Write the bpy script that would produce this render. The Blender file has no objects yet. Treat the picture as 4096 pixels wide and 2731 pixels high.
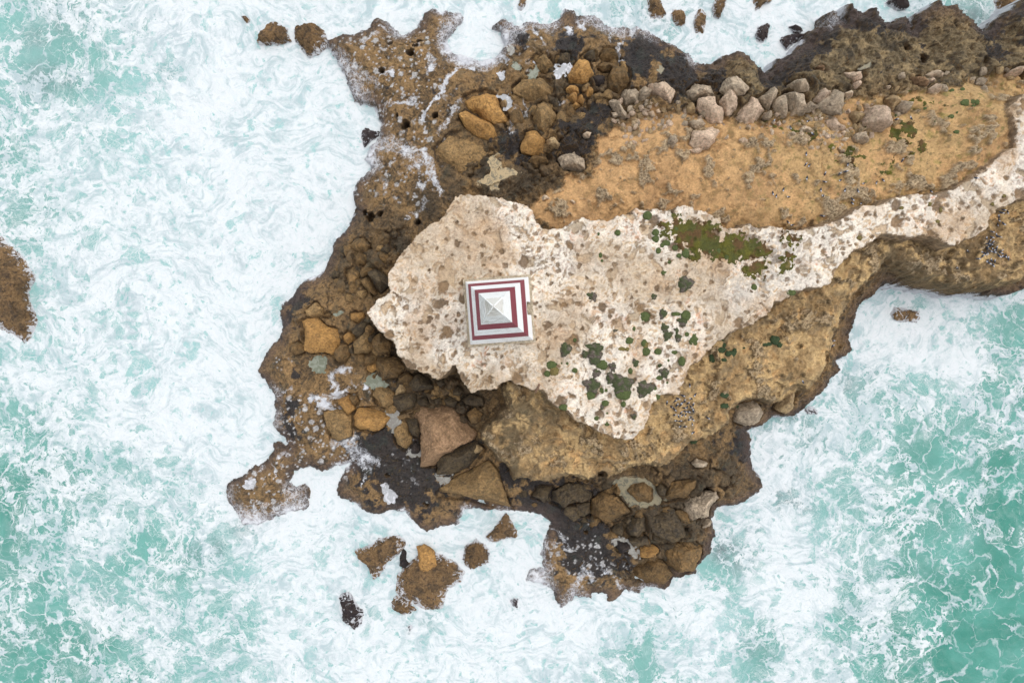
import bpy, bmesh, math, random
import numpy as np
from mathutils import Vector, Matrix, Quaternion

# ------------------------------------------------------------------ camera
scene = bpy.context.scene
COL = scene.collection
CAM_Z = 69.0
F_PX = 4096 * 24.0 / 36.0
NADIR = (2088.0, 1312.0)                      # the point of the photograph straight below the drone
def cam_dir(px, py):
    return Vector(((px - 2048.0) / F_PX, -(py - 1365.5) / F_PX, -1.0))
ROT = cam_dir(*NADIR).normalized().rotation_difference(Vector((0, 0, -1)))
camd = bpy.data.cameras.new('camera')
camd.lens = 24.0; camd.sensor_width = 36.0; camd.clip_end = 6000.0
cam = bpy.data.objects.new('camera', camd); COL.objects.link(cam)
cam.location = (0, 0, CAM_Z)
cam.rotation_mode = 'QUATERNION'; cam.rotation_quaternion = ROT
scene.camera = cam

# ------------------------------------------------------------------ sky, sun, exposure (bright overcast)
SUN_EL, SUN_AZ = math.radians(70), math.radians(50)          # azimuth clockwise from +Y
w = bpy.data.worlds.new('World'); scene.world = w; w.use_nodes = True
nt = w.node_tree; nt.nodes.clear()
wo = nt.nodes.new('ShaderNodeOutputWorld'); bg = nt.nodes.new('ShaderNodeBackground')
sky = nt.nodes.new('ShaderNodeTexSky'); sky.sky_type = 'NISHITA'; sky.sun_disc = False
sky.sun_elevation = SUN_EL; sky.sun_rotation = SUN_AZ
sky.air_density = 1.0; sky.dust_density = 2.0; sky.ozone_density = 1.0
hs = nt.nodes.new('ShaderNodeHueSaturation'); hs.inputs['Saturation'].default_value = 0.22
nt.links.new(sky.outputs[0], hs.inputs['Color']); nt.links.new(hs.outputs[0], bg.inputs[0])
bg.inputs[1].default_value = 0.15
nt.links.new(bg.outputs[0], wo.inputs[0])
sl = bpy.data.lights.new('sun', 'SUN'); sl.energy = 0.6; sl.angle = math.radians(60); sl.color = (1.0, 0.975, 0.94)
so = bpy.data.objects.new('sun', sl); COL.objects.link(so)
sd = Vector((math.sin(SUN_AZ) * math.cos(SUN_EL), math.cos(SUN_AZ) * math.cos(SUN_EL), math.sin(SUN_EL)))
so.rotation_mode = 'QUATERNION'; so.rotation_quaternion = sd.to_track_quat('Z', 'Y'); so.location = sd * 200
vs = scene.view_settings
vs.view_transform = 'Standard'; vs.look = 'None'; vs.gamma = 1.0; vs.exposure = 0.95; vs.use_curve_mapping = False

scene.cycles.max_bounces = 4; scene.cycles.diffuse_bounces = 3; scene.cycles.glossy_bounces = 2; scene.cycles.use_adaptive_sampling = True; scene.cycles.adaptive_threshold = 0.02

# ------------------------------------------------------------------ helpers
def P(px, py, z):
    d = ROT @ cam_dir(px, py)
    t = (z - CAM_Z) / d.z
    return (d.x * t, d.y * t)
def K(ox, oy, pts, s=2.13818):                # notes taken in an enlarged detail -> whole-photo pixels
    return [(ox + p[0] / s, oy + p[1] / s) for p in pts]
def W(pts, z):
    return np.array([P(p[0], p[1], z) for p in pts])
def lin(r, g, b):
    c = np.array([r, g, b], float) / 255.0
    return np.where(c <= 0.04045, c / 12.92, ((c + 0.055) / 1.055) ** 2.4)
ALB = 0.74
def A(r, g, b): return lin(r, g, b) * ALB     # surface albedo from its overcast-lit look
def sm(a, b, x):
    t = np.clip((x - a) / (b - a), 0, 1); return t * t * (3 - 2 * t)
def mixc(c0, c1, t): return c0 + (c1 - c0) * t[..., None]
_pt = {}
def _perm(seed):
    if seed not in _pt:
        r = np.random.RandomState(seed); p = r.permutation(256)
        ang = r.rand(256) * 2 * np.pi
        _pt[seed] = (np.concatenate([p, p, p]).astype(np.int32), np.cos(ang).astype(np.float32), np.sin(ang).astype(np.float32))
    return _pt[seed]
def perlin(x, y, seed=0):
    p, gx, gy = _perm(seed)
    xf = np.floor(x); yf = np.floor(y)
    xi = xf.astype(np.int32) & 255; yi = yf.astype(np.int32) & 255
    fx = (x - xf).astype(np.float32); fy = (y - yf).astype(np.float32)
    u = fx * fx * fx * (fx * (fx * 6 - 15) + 10); v = fy * fy * fy * (fy * (fy * 6 - 15) + 10)
    def g(ix, iy, dx, dy):
        h = p[p[ix] + iy]; return gx[h] * dx + gy[h] * dy
    a = g(xi, yi, fx, fy); b = g(xi + 1, yi, fx - 1, fy)
    c = g(xi, yi + 1, fx, fy - 1); d = g(xi + 1, yi + 1, fx - 1, fy - 1)
    x0 = a + u * (b - a); x1 = c + u * (d - c)
    return (x0 + v * (x1 - x0)) * 1.5
def fbm(x, y, f, octs, seed=0, gain=0.5, ridged=False):
    ca, sa = math.cos(seed * 1.7), math.sin(seed * 1.7); x, y = ca * x - sa * y, sa * x + ca * y
    o = np.zeros(np.shape(x), np.float32); a = 1.0; t = 0
    for k in range(octs):
        n = perlin(x * f + 17.3 * k, y * f - 9.1 * k, seed + k)
        if ridged: n = 1 - 2 * np.abs(n)
        o += a * n; t += a; a *= gain; f *= 2.03; x, y = 0.8 * x - 0.6 * y, 0.6 * x + 0.8 * y
    return o / t
def worley(x, y, f, seed=0):
    p, _, _ = _perm(seed + 500)
    r = np.random.RandomState(seed + 77); jx = r.rand(256).astype(np.float32); jy = r.rand(256).astype(np.float32); jr = r.rand(256).astype(np.float32)
    x = x * f; y = y * f
    xi = np.floor(x).astype(np.int32); yi = np.floor(y).astype(np.int32)
    F1 = np.full(x.shape, 9.0, np.float32); F2 = F1.copy(); ID = np.zeros(x.shape, np.float32)
    for dx in (-1, 0, 1):
        for dy in (-1, 0, 1):
            h = p[p[(xi + dx) & 255] + ((yi + dy) & 255)]
            d = np.hypot(xi + dx + jx[h] - x, yi + dy + jy[h] - y).astype(np.float32)
            m = d < F1
            F2 = np.where(m, F1, np.minimum(F2, d)); ID = np.where(m, jr[h], ID); F1 = np.where(m, d, F1)
    return F1, F2, ID
def sdf(poly, X, Y):
    """signed distance, positive inside"""
    d2 = np.full(X.shape, 1e12); ins = np.zeros(X.shape, bool); n = len(poly)
    for i in range(n):
        ax, ay = poly[i]; bx, by = poly[(i + 1) % n]
        ex, ey = bx - ax, by - ay
        wx, wy = X - ax, Y - ay
        t = np.clip((wx * ex + wy * ey) / (ex * ex + ey * ey + 1e-12), 0, 1)
        d2 = np.minimum(d2, (wx - t * ex) ** 2 + (wy - t * ey) ** 2)
        if ay != by:
            c = ((ay > Y) != (by > Y)) & (X < ex * (Y - ay) / ey + ax)
            ins ^= c
    d = np.sqrt(d2)
    return np.where(ins, d, -d).astype(np.float32)
def line_dist(pts, X, Y):
    d2 = np.full(X.shape, 1e12)
    for i in range(len(pts) - 1):
        ax, ay = pts[i]; ex, ey = pts[i + 1][0] - ax, pts[i + 1][1] - ay
        t = np.clip(((X - ax) * ex + (Y - ay) * ey) / (ex * ex + ey * ey + 1e-12), 0, 1)
        d2 = np.minimum(d2, (X - ax - t * ex) ** 2 + (Y - ay - t * ey) ** 2)
    return np.sqrt(d2).astype(np.float32)
def idw(ctrl, X, Y, p=3.0, zcol=True):
    num = np.zeros(X.shape); den = np.zeros(X.shape)
    for c in ctrl:
        cx, cy = P(c[0], c[1], c[2] if zcol else 0.0)
        wgt = 1.0 / (((X - cx) ** 2 + (Y - cy) ** 2 + 1.0) ** (p / 2))
        num += wgt * c[2]; den += wgt
    return (num / den).astype(np.float32)
def upsample(a, shape):
    h, wd = a.shape; H, Wd = shape
    yy = np.linspace(0, h - 1, H); xx = np.linspace(0, wd - 1, Wd)
    y0 = np.minimum(yy.astype(int), h - 2); x0 = np.minimum(xx.astype(int), wd - 2)
    fy = (yy - y0)[:, None]; fx = (xx - x0)[None, :]
    r = a[y0] * (1 - fy) + a[y0 + 1] * fy
    return (r[:, x0] * (1 - fx) + r[:, x0 + 1] * fx).astype(np.float32)

def tag(o, label=None, cat=None, group=None, kind=None):
    if label: o['label'] = label
    if cat: o['category'] = cat
    if group: o['group'] = group
    if kind: o['kind'] = kind
    return o
def mesh_np(name, verts, quads, mat, attrs=None, smooth=True, parent=None):
    me = bpy.data.meshes.new(name)
    me.vertices.add(len(verts)); me.vertices.foreach_set('co', np.asarray(verts, np.float32).ravel())
    k = quads.shape[1]; n = len(quads)
    me.loops.add(n * k); me.loops.foreach_set('vertex_index', np.asarray(quads, np.int32).ravel())
    me.polygons.add(n); me.polygons.foreach_set('loop_start', np.arange(0, n * k, k, dtype=np.int32))
    me.polygons.foreach_set('use_smooth', np.full(n, smooth))
    me.update(calc_edges=True)
    for an, (typ, data) in (attrs or {}).items():
        at = me.attributes.new(an, typ, 'POINT')
        at.data.foreach_set('color' if typ == 'FLOAT_COLOR' else 'value', np.asarray(data, np.float32).ravel())
    me.materials.append(mat)
    o = bpy.data.objects.new(name, me); COL.objects.link(o); o.parent = parent
    return o
def mesh_py(name, v, f, mats, parent=None, smooth=False, fm=None):
    me = bpy.data.meshes.new(name); me.from_pydata(v, [], f)
    for m in (mats if isinstance(mats, list) else [mats]): me.materials.append(m)
    for i, p in enumerate(me.polygons):
        p.use_smooth = smooth
        if fm: p.material_index = fm[i]
    me.update()
    o = bpy.data.objects.new(name, me); COL.objects.link(o); o.parent = parent
    return o

# ------------------------------------------------------------------ node helpers / materials
class N:
    def __init__(s, name):
        s.m = bpy.data.materials.new(name); s.m.use_nodes = True; s.t = s.m.node_tree; s.t.nodes.clear()
        s.out = s.t.nodes.new('ShaderNodeOutputMaterial'); s.b = s.t.nodes.new('ShaderNodeBsdfPrincipled')
        s.t.links.new(s.b.outputs[0], s.out.inputs[0])
    def n(s, t, **kw):
        q = s.t.nodes.new(t)
        for k, v in kw.items():
            if hasattr(q, k): setattr(q, k, v)
        return q
    def set(s, sock, v):
        if hasattr(v, 'is_output'): s.t.links.new(v, sock)
        else:
            if hasattr(v, '__len__') and len(v) == 3 and sock.type == 'RGBA': v = (*v, 1.0)
            sock.default_value = v
    def math(s, op, a, b=None, c=None, clamp=False):
        q = s.n('ShaderNodeMath', operation=op, use_clamp=clamp)
        for i, v in enumerate((a, b, c)):
            if v is not None: s.set(q.inputs[i], v)
        return q.outputs[0]
    def vmath(s, op, a, b=None, scale=None):
        q = s.n('ShaderNodeVectorMath', operation=op)
        s.set(q.inputs[0], a)
        if b is not None: s.set(q.inputs[1], b)
        if scale is not None: s.set(q.inputs['Scale'], scale)
        return q.outputs[0]
    def mix(s, f, a, b, blend='MIX'):
        q = s.n('ShaderNodeMix', data_type='RGBA', blend_type=blend)
        s.set(q.inputs[0], f); s.set(q.inputs[6], a); s.set(q.inputs[7], b)
        return q.outputs[2]
    def ramp(s, v, a, b, lo=0.0, hi=1.0):     # smooth map range
        q = s.n('ShaderNodeMapRange', interpolation_type='SMOOTHSTEP', clamp=True)
        for k, x in (('Value', v), ('From Min', a), ('From Max', b), ('To Min', lo), ('To Max', hi)): s.set(q.inputs[k], x)
        return q.outputs[0]
    def noise(s, vec, scale, detail=4, rough=0.55, dist=0.0, color=False):
        q = s.n('ShaderNodeTexNoise'); s.set(q.inputs['Vector'], vec)
        q.inputs['Scale'].default_value = scale; q.inputs['Detail'].default_value = detail
        q.inputs['Roughness'].default_value = rough; q.inputs['Distortion'].default_value = dist
        return q.outputs['Color' if color else 'Fac']
    def voro(s, vec, scale, feature='F1', out='Distance'):
        q = s.n('ShaderNodeTexVoronoi', feature=feature); s.set(q.inputs['Vector'], vec); q.inputs['Scale'].default_value = scale
        return q.outputs[out]
    def attr(s, name, out='Fac'):
        q = s.n('ShaderNodeAttribute', attribute_name=name); return q.outputs[out]
    def bump(s, h, strength=0.5, dist=0.05, normal=None):
        q = s.n('ShaderNodeBump'); s.set(q.inputs['Height'], h); q.inputs['Strength'].default_value = strength; q.inputs['Distance'].default_value = dist
        if normal: s.t.links.new(normal, q.inputs['Normal'])
        return q.outputs[0]

def mat_ground(name, bump=0.8, fine=1.0, wall=None, pores=0.5):
    g = N(name); geo = g.n('ShaderNodeNewGeometry'); pos = geo.outputs['Position']
    c = g.attr('Col', 'Color'); wet = g.attr('wet')
    n1 = g.noise(pos, 5.5, 5, 0.65); n2 = g.noise(pos, 1.3, 3, 0.5)
    if wall is not None:                       # steep faces show the bedded rock itself
        sp = g.n('ShaderNodeSeparateXYZ'); g.t.links.new(geo.outputs['True Normal'], sp.inputs[0])
        st = g.ramp(sp.outputs[2], 0.55, 0.25)
        nw = g.noise(g.vmath('MULTIPLY', pos, (1, 1, 2.2)), 0.9, 6, 0.65)
        wc = g.mix(g.ramp(nw, 0.36, 0.62), wall[0], wall[1])
        c = g.mix(g.math('MULTIPLY', st, 0.85), c, wc)
    k = g.math('MULTIPLY', g.ramp(n1, 0.25, 0.75, 1 - 0.34 * fine, 1 + 0.32 * fine), g.ramp(n2, 0.3, 0.7, 0.88, 1.12))
    po = g.math('ADD', g.math('MULTIPLY', g.noise(pos, 3.6, 6, 0.75, 0.7), 0.72), g.math('MULTIPLY', g.noise(pos, 0.8, 3, 0.6), 0.28))
    k = g.math('MULTIPLY', k, g.ramp(po, 0.53, 0.64, 1.0, 1.0 - pores))
    fo = g.attr('foam'); col = g.vmath('SCALE', c, scale=k)
    fw = g.vmath('ADD', pos, g.vmath('SCALE', g.vmath('SUBTRACT', g.noise(pos, 1.4, 3, 0.6, color=True), (.5, .5, .5)), scale=0.9))
    fn = g.noise(fw, 1.6, 6, 0.66, 0.4)
    fs = g.ramp(g.math('ADD', fo, g.math('MULTIPLY', g.math('SUBTRACT', fn, 0.5), 0.9)), 0.52, 0.74)
    fl = g.math('MAXIMUM', g.ramp(g.voro(fw, 1.5, 'DISTANCE_TO_EDGE'), 0.09, 0.01), g.math('MULTIPLY', g.ramp(g.voro(fw, 3.6, 'DISTANCE_TO_EDGE'), 0.13, 0.01), 0.8))
    fl = g.math('MULTIPLY', fl, g.ramp(g.math('ADD', fo, g.math('MULTIPLY', g.math('SUBTRACT', fn, 0.5), 0.7)), 0.18, 0.55, 0.0, 0.85))
    film = g.ramp(fo, 0.25, 0.9, 0.0, 0.35)
    ff = g.math('MAXIMUM', g.math('MAXIMUM', fs, fl), film)
    g.set(g.b.inputs['Base Color'], g.mix(g.math('MULTIPLY', ff, 0.93), col, g.mix(g.ramp(fn, 0.35, 0.65), (0.47, 0.48, 0.51), (0.63, 0.64, 0.66))))
    g.set(g.b.inputs['Roughness'], g.ramp(wet, 0, 1, 0.92, 0.42))
    g.b.inputs['Specular IOR Level'].default_value = 0.3
    h = g.math('SUBTRACT', g.math('ADD', n1, g.math('MULTIPLY', g.noise(pos, 16, 4, 0.6), 0.35)), g.math('MULTIPLY', po, 0.8))
    g.set(g.b.inputs['Normal'], g.bump(h, bump, 0.14))
    return g.m
M_PLAT = mat_ground('limestone', 0.95, 0.62, (A(178,148,112), A(120,100,78)), 0.36)
M_ROCK = mat_ground('wet_rock', 0.9, 1.2, (A(120,94,62), A(74,62,50)), 0.74)
M_SLOPE = mat_ground('tan_rock', 0.8, 0.9, (A(140,114,80), A(96,82,60)), 0.32)
M_SAND = mat_ground('sand', 0.75, 0.7, None, 0.34)

# ------------------------------------------------------------------ outlines (noted in photo pixels)
COAST = [(1312,164),(1368,150),(1420,140),(1475,112),(1508,80),(1545,94),(1592,126),(1611,145),(1630,131),(1676,112),(1690,61),
 (1723,37),(1779,47),(1845,56),(1854,80),(1831,112),(1800,140),(1784,164),(1812,215),(1892,243),(1930,250),(1990,225),(2026,196),(2007,126),(1975,112),
 (2017,80),(2054,108),(2087,112),(2106,89),(2180,103),(2237,84),(2255,42),(2298,51),(2302,80),(2321,70),(2363,65),(2396,80),(2414,108),(2480,108),
 (2527,126),(2545,103),(2578,126),(2630,164),(2676,196),(2742,234),(2770,267),(2835,276),(2877,253),(2920,243),(2962,257),(3000,290),
 (3033,318),(3052,309),(3080,271),(3132,243),(3183,201),(3220,150),(3272,131),(3272,94),(3295,84),(3323,103),(3347,126),(3351,56),(3370,75),(3417,82),
 (3454,77),(3482,112),(3525,126),(3543,108),(3576,105),(3595,150),(3609,103),(3660,84),(3688,51),(3702,75),(3754,70),(3768,108),(3829,136),(3838,164),
 (3875,164),(3885,140),(3955,98),(3992,65),(4044,33),(4067,33),(4096,37),(4300,0),(4700,-40),(4760,600),(4700,1100),(4300,1080),
 (4096,1107),(4025,1163),(3969,1186),(3908,1184),(3838,1175),(3744,1177),(3698,1165),(3627,1156),(3557,1142),(3510,1140),(3464,1151),(3436,1186),
 (3408,1210),(3394,1252),(3377,1308),(3365,1355),(3373,1397),(3350,1426),(3322,1436),(3331,1478),(3294,1520),(3275,1548),(3238,1581),(3205,1609),
 (3172,1646),(3149,1655),(3121,1655),(3069,1665),(3046,1688),(3009,1702),(2976,1716),(2999,1749),(2990,1786),(2995,1828),(3009,1871),(3027,1908),
 (3044,1936),(3037,1964),(3009,1978),(2976,2001),(2925,2015),(2868,2027),(2845,2068),(2849,2105),(2856,2138),(2840,2185),(2838,2213),(2812,2236),
 (2784,2255),(2779,2288),(2737,2307),(2718,2318),(2690,2307),(2686,2330),(2667,2358),(2602,2344),(2569,2353),(2555,2381),(2503,2363),(2485,2391),
 (2457,2409),(2429,2405),(2424,2377),(2377,2377),(2368,2400),(2302,2381),(2288,2400),(2265,2419),(2246,2433),(2223,2395),(2218,2363),(2162,2335),
 (2106,2311),(2120,2274),(2171,2269),(2167,2218),(2176,2162),(2199,2101),(2204,2087),(2162,2061),(2106,2054),(2045,2040),(1950,2037),(1860,2034),
 (1832,2088),(1767,2107),(1706,2128),(1664,2102),(1626,2051),(1570,2039),(1519,2058),(1458,2046),(1397,1999),(1350,1981),(1346,1962),(1355,1915),
 (1369,1882),(1406,1850),(1340,1868),(1290,1878),(1238,1864),(1177,1887),(1159,1924),(1187,1943),(1224,1934),(1238,1962),(1229,2040),(1149,2050),
 (1084,2079),(1028,2100),(972,2090),(939,2050),(911,2009),(901,1943),(920,1920),(981,1901),(1014,1859),(1074,1840),(1098,1803),(1089,1770),(1131,1765),
 (1159,1790),(1131,1747),(1112,1714),(1094,1697),(1103,1646),(1101,1585),(1075,1543),(1028,1482),(1051,1435),(1080,1389),(1122,1351),(1136,1309),
 (1122,1253),(1136,1215),(1178,1183),(1192,1150),(1240,1115),(1300,1088),(1319,1055),(1337,981),(1394,910),(1436,836),(1426,794),(1431,728),(1466,702),
 (1494,674),(1466,641),(1480,600),(1522,552),(1527,505),(1513,463),(1503,426),(1443,416),(1424,398),(1400,346),(1382,299),(1349,248),(1312,187)]
PLATEAU = [(1461,1252),(1501,1200),(1553,1163),(1543,1098),(1581,1037),(1627,981),(1688,910),(1749,878),(1772,854),(1796,817),(1810,780),(1880,768),
 (1955,775),(2011,789),(2058,803),(2118,812),(2137,840),(2156,887),(2179,910),(2235,910),(2273,887),(2329,868),(2394,873),(2440,882),(2464,859),
 (2524,850),(2539,826),(2576,840),(2646,826),(2693,840),(2712,817),(2768,822),(2800,836),(2847,850),(2885,873),(2889,901),(2922,906),(2969,901),
 (3006,882),(3030,901),(3095,901),(3165,915),(3235,908),(3277,896),(3342,880),(3445,822),(3538,805),(3595,780),(3674,770),(3726,770),(3814,751),
 (3861,723),(3931,678),(4002,617),(4062,585),(4067,515),(4053,477),(4048,421),(4072,384),(4096,369),(4250,320),(4700,330),(4700,760),(4250,770),
 (4096,798),(4002,840),(3969,882),(3950,920),(3885,962),(3857,967),(3810,985),(3768,971),(3735,953),(3698,941),(3651,955),(3595,948),(3529,943),
 (3492,969),(3436,999),(3398,1023),(3370,1055),(3342,1102),(3319,1144),(3253,1158),(3192,1172),(3160,1191),(3104,1219),(3076,1261),(2996,1308),
 (2931,1336),(2875,1369),(2845,1402),(2807,1448),(2765,1476),(2746,1523),(2728,1551),(2718,1579),(2685,1584),(2639,1593),(2620,1612),(2601,1649),
 (2592,1705),(2564,1738),(2540,1762),(2498,1766),(2447,1752),(2395,1733),(2349,1710),(2302,1691),(2269,1654),(2227,1631),(2194,1603),(2171,1570),
 (2105,1556),(2040,1528),(2003,1537),(1998,1560),(1937,1565),(1881,1579),(1853,1546),(1820,1486),(1814,1468),(1786,1496),(1748,1533),(1701,1501),
 (1622,1477),(1585,1426),(1571,1379),(1514,1332),(1486,1290)]
TAN = [(2003,1500),(2012,1631),(1975,1673),(1932,1705),(1918,1738),(1928,1787),(1956,1811),(1994,1862),(2040,1895),(2050,1937),(2115,1937),(2171,1953),
 (2246,1932),(2288,1923),(2321,1937),(2363,1942),(2396,1914),(2438,1928),(2485,1909),(2550,1872),(2630,1876),(2690,1862),(2723,1834),(2765,1778),
 (2836,1763),(2887,1730),(2929,1698),(2934,1651),(2962,1618),(3046,1600),(3098,1625),(3160,1625),(3200,1590),(3240,1560),(3290,1500),(3310,1460),
 (3310,1425),(3345,1405),(3350,1340),(3375,1250),(3400,1185),(3468,1107),(3510,1046),(3560,1075),(3627,1107),(3698,1135),(3800,1155),(3931,1168),
 (4025,1150),(4096,1098),(4300,1060),(4690,1060),(4690,700),(3900,820),(3300,1000),(2800,1250),(2400,1450)]
SAND = [(2120,880),(2125,815),(2200,755),(2300,700),(2390,640),(2400,540),(2445,470),(2520,450),(2640,430),(2760,425),(2850,450),(2950,480),(3080,470),
 (3250,450),(3400,400),(3480,370),(3600,380),(3700,360),(3800,345),(3900,330),(3970,300),(4096,300),(4300,320),(4300,420),(4000,700),(3400,900),(2800,950),(2300,950)]
MOSS = [K(2300,700,p) for p in (
 [(840,350),(880,360),(900,430),(930,450),(980,410),(1040,430),(1130,410),(1180,470),(1190,540),(1260,590),(1300,520),(1430,500),(1480,570),(1650,610),(1660,660),
  (1560,690),(1420,680),(1420,720),(1330,720),(1200,690),(1050,640),(1020,720),(985,700),(1000,610),(920,600),(850,520),(750,520),(750,490),(850,490)],
 [(1460,790),(1540,770),(1540,730),(1620,720),(1600,800),(1580,850),(1530,850),(1450,820)],
 [(1790,740),(1850,670),(1860,690),(1810,760),(1820,810),(1790,820),(1770,780)],
 [(1800,530),(1890,550),(1880,590),(1810,580)],
 [(740,450),(800,440),(820,470),(760,470)],[(1200,430),(1235,430),(1215,475)])]
MOSS_SAND = [K(2996,0,p) for p in (
 [(1330,1040),(1430,1010),(1420,1120),(1400,1230),(1330,1200),(1320,1100)],[(1180,1100),(1260,1080),(1280,1200),(1220,1210)],
 [(1440,1250),(1500,1240),(1480,1310)],[(1420,1190),(1475,1185),(1440,1220)],[(690,1270),(860,1240),(840,1320),(740,1310)],[(350,1080),(470,1120),(440,1160),(370,1130)],
 [(470,1150),(600,1130),(580,1190),(500,1190)],[(130,1030),(300,1080),(180,1110)],[(1390,830),(1500,850),(1520,890),(1420,870)],[(890,1320),(1030,1330),(960,1360)],
 [(1150,1470),(1220,1460),(1180,1510)],[(780,1370),(880,1360),(870,1400)],[(1580,880),(1700,900),(1650,930)],[(1250,1340),(1380,1340),(1270,1370)])]
BASE_Z = [(1250,1300,1.6),(1150,1500,1.2),(1400,1000,2.0),(1550,900,2.5),(1500,1150,2.4),(1500,1280,2.2),(1350,1600,1.5),(1700,1600,1.7),(1300,1750,1.2),
 (1000,2000,.9),(1500,1950,1.0),(1700,2050,1.0),(1500,300,1.6),(1700,300,1.8),(1600,500,1.8),(1750,100,1.4),(2000,350,2.0),(1850,650,2.6),(2200,250,1.8),
 (2300,150,1.5),(2300,450,2.6),(2150,650,3.2),(2000,740,3.2),(2550,350,2.4),(2500,180,1.4),(2800,320,2.8),(2350,600,3.8),(3100,330,3.4),(3300,200,3.0),
 (3500,200,3.4),(3700,200,3.4),(3950,200,3.8),(3500,300,4.6),(3900,300,5.0),(2600,400,4.2),(3000,420,5.0),(3300,400,5.5),(2250,870,5.0),(2500,750,5.4),
 (2700,600,5.6),(3000,600,6.0),(3300,600,6.4),(3700,600,7.0),(3900,450,7.6),(4000,470,8.3),(3990,560,8.3),(3900,620,8.2),(3000,800,6.6),(3400,780,7.2),(4050,300,6.2),(4400,200,6.0),(2300,2000,1.2),
 (2500,2000,1.6),(2700,1950,2.4),(2800,1850,3.0),(2950,1900,2.2),(2600,2150,1.6),(2700,2250,1.2),(2350,2250,0.9),(2500,2350,.8),(2000,1900,1.2),(2200,2000,1.0),
 (2900,1300,4.0),(3300,1300,3.0),(3800,1100,3.0),(4300,1000,3.0),(1900,1500,2.2),(2100,1750,1.5)]
TAN_Z = [(2100,1600,6.5),(2050,1750,4.8),(2200,1850,4.2),(2400,1880,4.4),(2600,1800,5.2),(2700,1650,6.2),(2450,1790,6.2),(2900,1450,7.0),(3000,1600,5.3),
 (3200,1450,5.8),(3300,1300,6.4),(3400,1080,7.2),(3600,1020,7.0),(3800,1080,6.0),(4000,1050,6.5),(3150,1600,4.0),(3345,1350,4.8),(2800,1730,5.0),(4400,900,7.0)]

# ------------------------------------------------------------------ terrain fields on one grid
GX0, GX1, GY0, GY1, GS = -30.0, 66.0, -31.5, 36.0, 0.078
nx = int((GX1 - GX0) / GS) + 1; ny = int((GY1 - GY0) / GS) + 1
gx = (GX0 + GS * np.arange(nx)).astype(np.float32); gy = (GY0 + GS * np.arange(ny)).astype(np.float32)
X, Y = np.meshgrid(gx, gy)
cx_, cy_ = np.meshgrid(np.linspace(gx[0], gx[-1], nx // 2), np.linspace(gy[0], gy[-1], ny // 2))
SH = X.shape
up = lambda a: upsample(a, SH)
d_land = up(sdf(W(COAST, 0.2), cx_, cy_)); d_plat = up(sdf(W(PLATEAU, 9.0), cx_, cy_))
d_tan = up(sdf(W(TAN, 5.0), cx_, cy_)); d_sand = up(sdf(W(SAND, 5.6), cx_, cy_))
qx, qy = np.meshgrid(np.linspace(gx[0], gx[-1], nx // 5), np.linspace(gy[0], gy[-1], ny // 5))
base = up(idw(BASE_Z, qx, qy)); tan_z = up(idw(TAN_Z, qx, qy))

wx = X + 0.7 * fbm(X, Y, 0.5, 3, 1); wy = Y + 0.7 * fbm(X, Y, 0.5, 3, 5)       # domain warp
f1 = fbm(X, Y, 0.12, 4, 11); f2 = fbm(X, Y, 0.55, 5, 21); f3 = fbm(X, Y, 2.6, 4, 31)
rg = fbm(wx, wy, 0.8, 5, 41, ridged=True); rg2 = fbm(wx, wy, 2.4, 4, 51, ridged=True)
jag = 0.30 * fbm(X, Y, 0.9, 4, 61) + 0.16 * f3
d_land2 = d_land + 0.30 * f2 + 0.24 * f3
d_plat2 = d_plat + jag; d_tan2 = d_tan + 0.35 * f2 + 0.2 * f3
d_sand2 = d_sand + 1.5 * f2 + 0.5 * f3

# shore platform with cracks and steps
F1, F2, ID = worley(wx, wy, 0.28, 3); crack = 1 - sm(0.0, 0.07, F2 - F1)
Fb1, Fb2, IDb = worley(wx, wy, 0.75, 4); crackb = 1 - sm(0.0, 0.08, Fb2 - Fb1)
plat_rock = base + 0.35 * f1 + 0.26 * f2 + 0.20 * (rg - 0.1) + 0.09 * rg2 + 0.22 * (ID - 0.5) + 0.10 * (IDb - 0.5) - 0.14 * crack * sm(0.0, 0.3, f2 + 0.1) - 0.05 * crackb + 0.12 * fbm(X, Y, 4.0, 3, 45, ridged=True) + 0.16 * fbm(X, Y, 1.7, 4, 46) * (0.4 + sm(-0.2, 0.3, f1)) + sm(2.6, 3.4, base) * (0.45 * rg + 0.25 * fbm(wx, wy, 0.35, 4, 48, ridged=True))
def blobs(lst, z=1.5):
    o = np.zeros(SH, np.float32)
    for px, py, r, s in lst:
        bx, by = P(px, py, z); rr = r * (CAM_Z - z) / F_PX
        o = np.maximum(o, s * np.exp(-(((X - bx) ** 2 + (Y - by) ** 2) / (rr * rr))))
    return o
RUB = blobs([(1600,1420,130,1),(1720,1540,130,1),(1850,1620,110,1),(1500,1330,80,.9),(1440,1080,120,.8),(1560,1000,110,.8),(2150,300,140,.9),(2050,450,110,.6),(2300,350,130,.9),(2250,560,110,.9),(2400,1990,140,1),(2600,2000,150,1),(2750,2100,130,1),(2600,2250,140,1),
  (1950,700,140,.7),(2150,700,100,.8),(1800,1800,130,.7),(2850,1900,120,.8),(2000,560,90,.7),(3500,250,200,.3),(3800,220,200,.32),(3200,300,150,.3),(2800,400,110,.8),(1250,1500,110,.4),(1200,1300,80,.5)], 1.8)
rubm = sm(0.25, 0.6, RUB + 0.25 * f2)
R1, R2, RI = worley(X + 0.3 * f2 + 0.15 * f3, Y + 0.3 * fbm(X, Y, 0.6, 3, 47), 0.62, 14); R3, R4, RJ = worley(X + 0.15 * f3, Y + 0.15 * fbm(X, Y, 2.4, 3, 49), 1.5, 15)
domA = np.sqrt(np.clip(1 - (R1 / (0.46 + 0.22 * RI)) ** 2, 0, 1)); domB = np.sqrt(np.clip(1 - (R3 / (0.44 + 0.2 * RJ)) ** 2, 0, 1))
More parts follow.
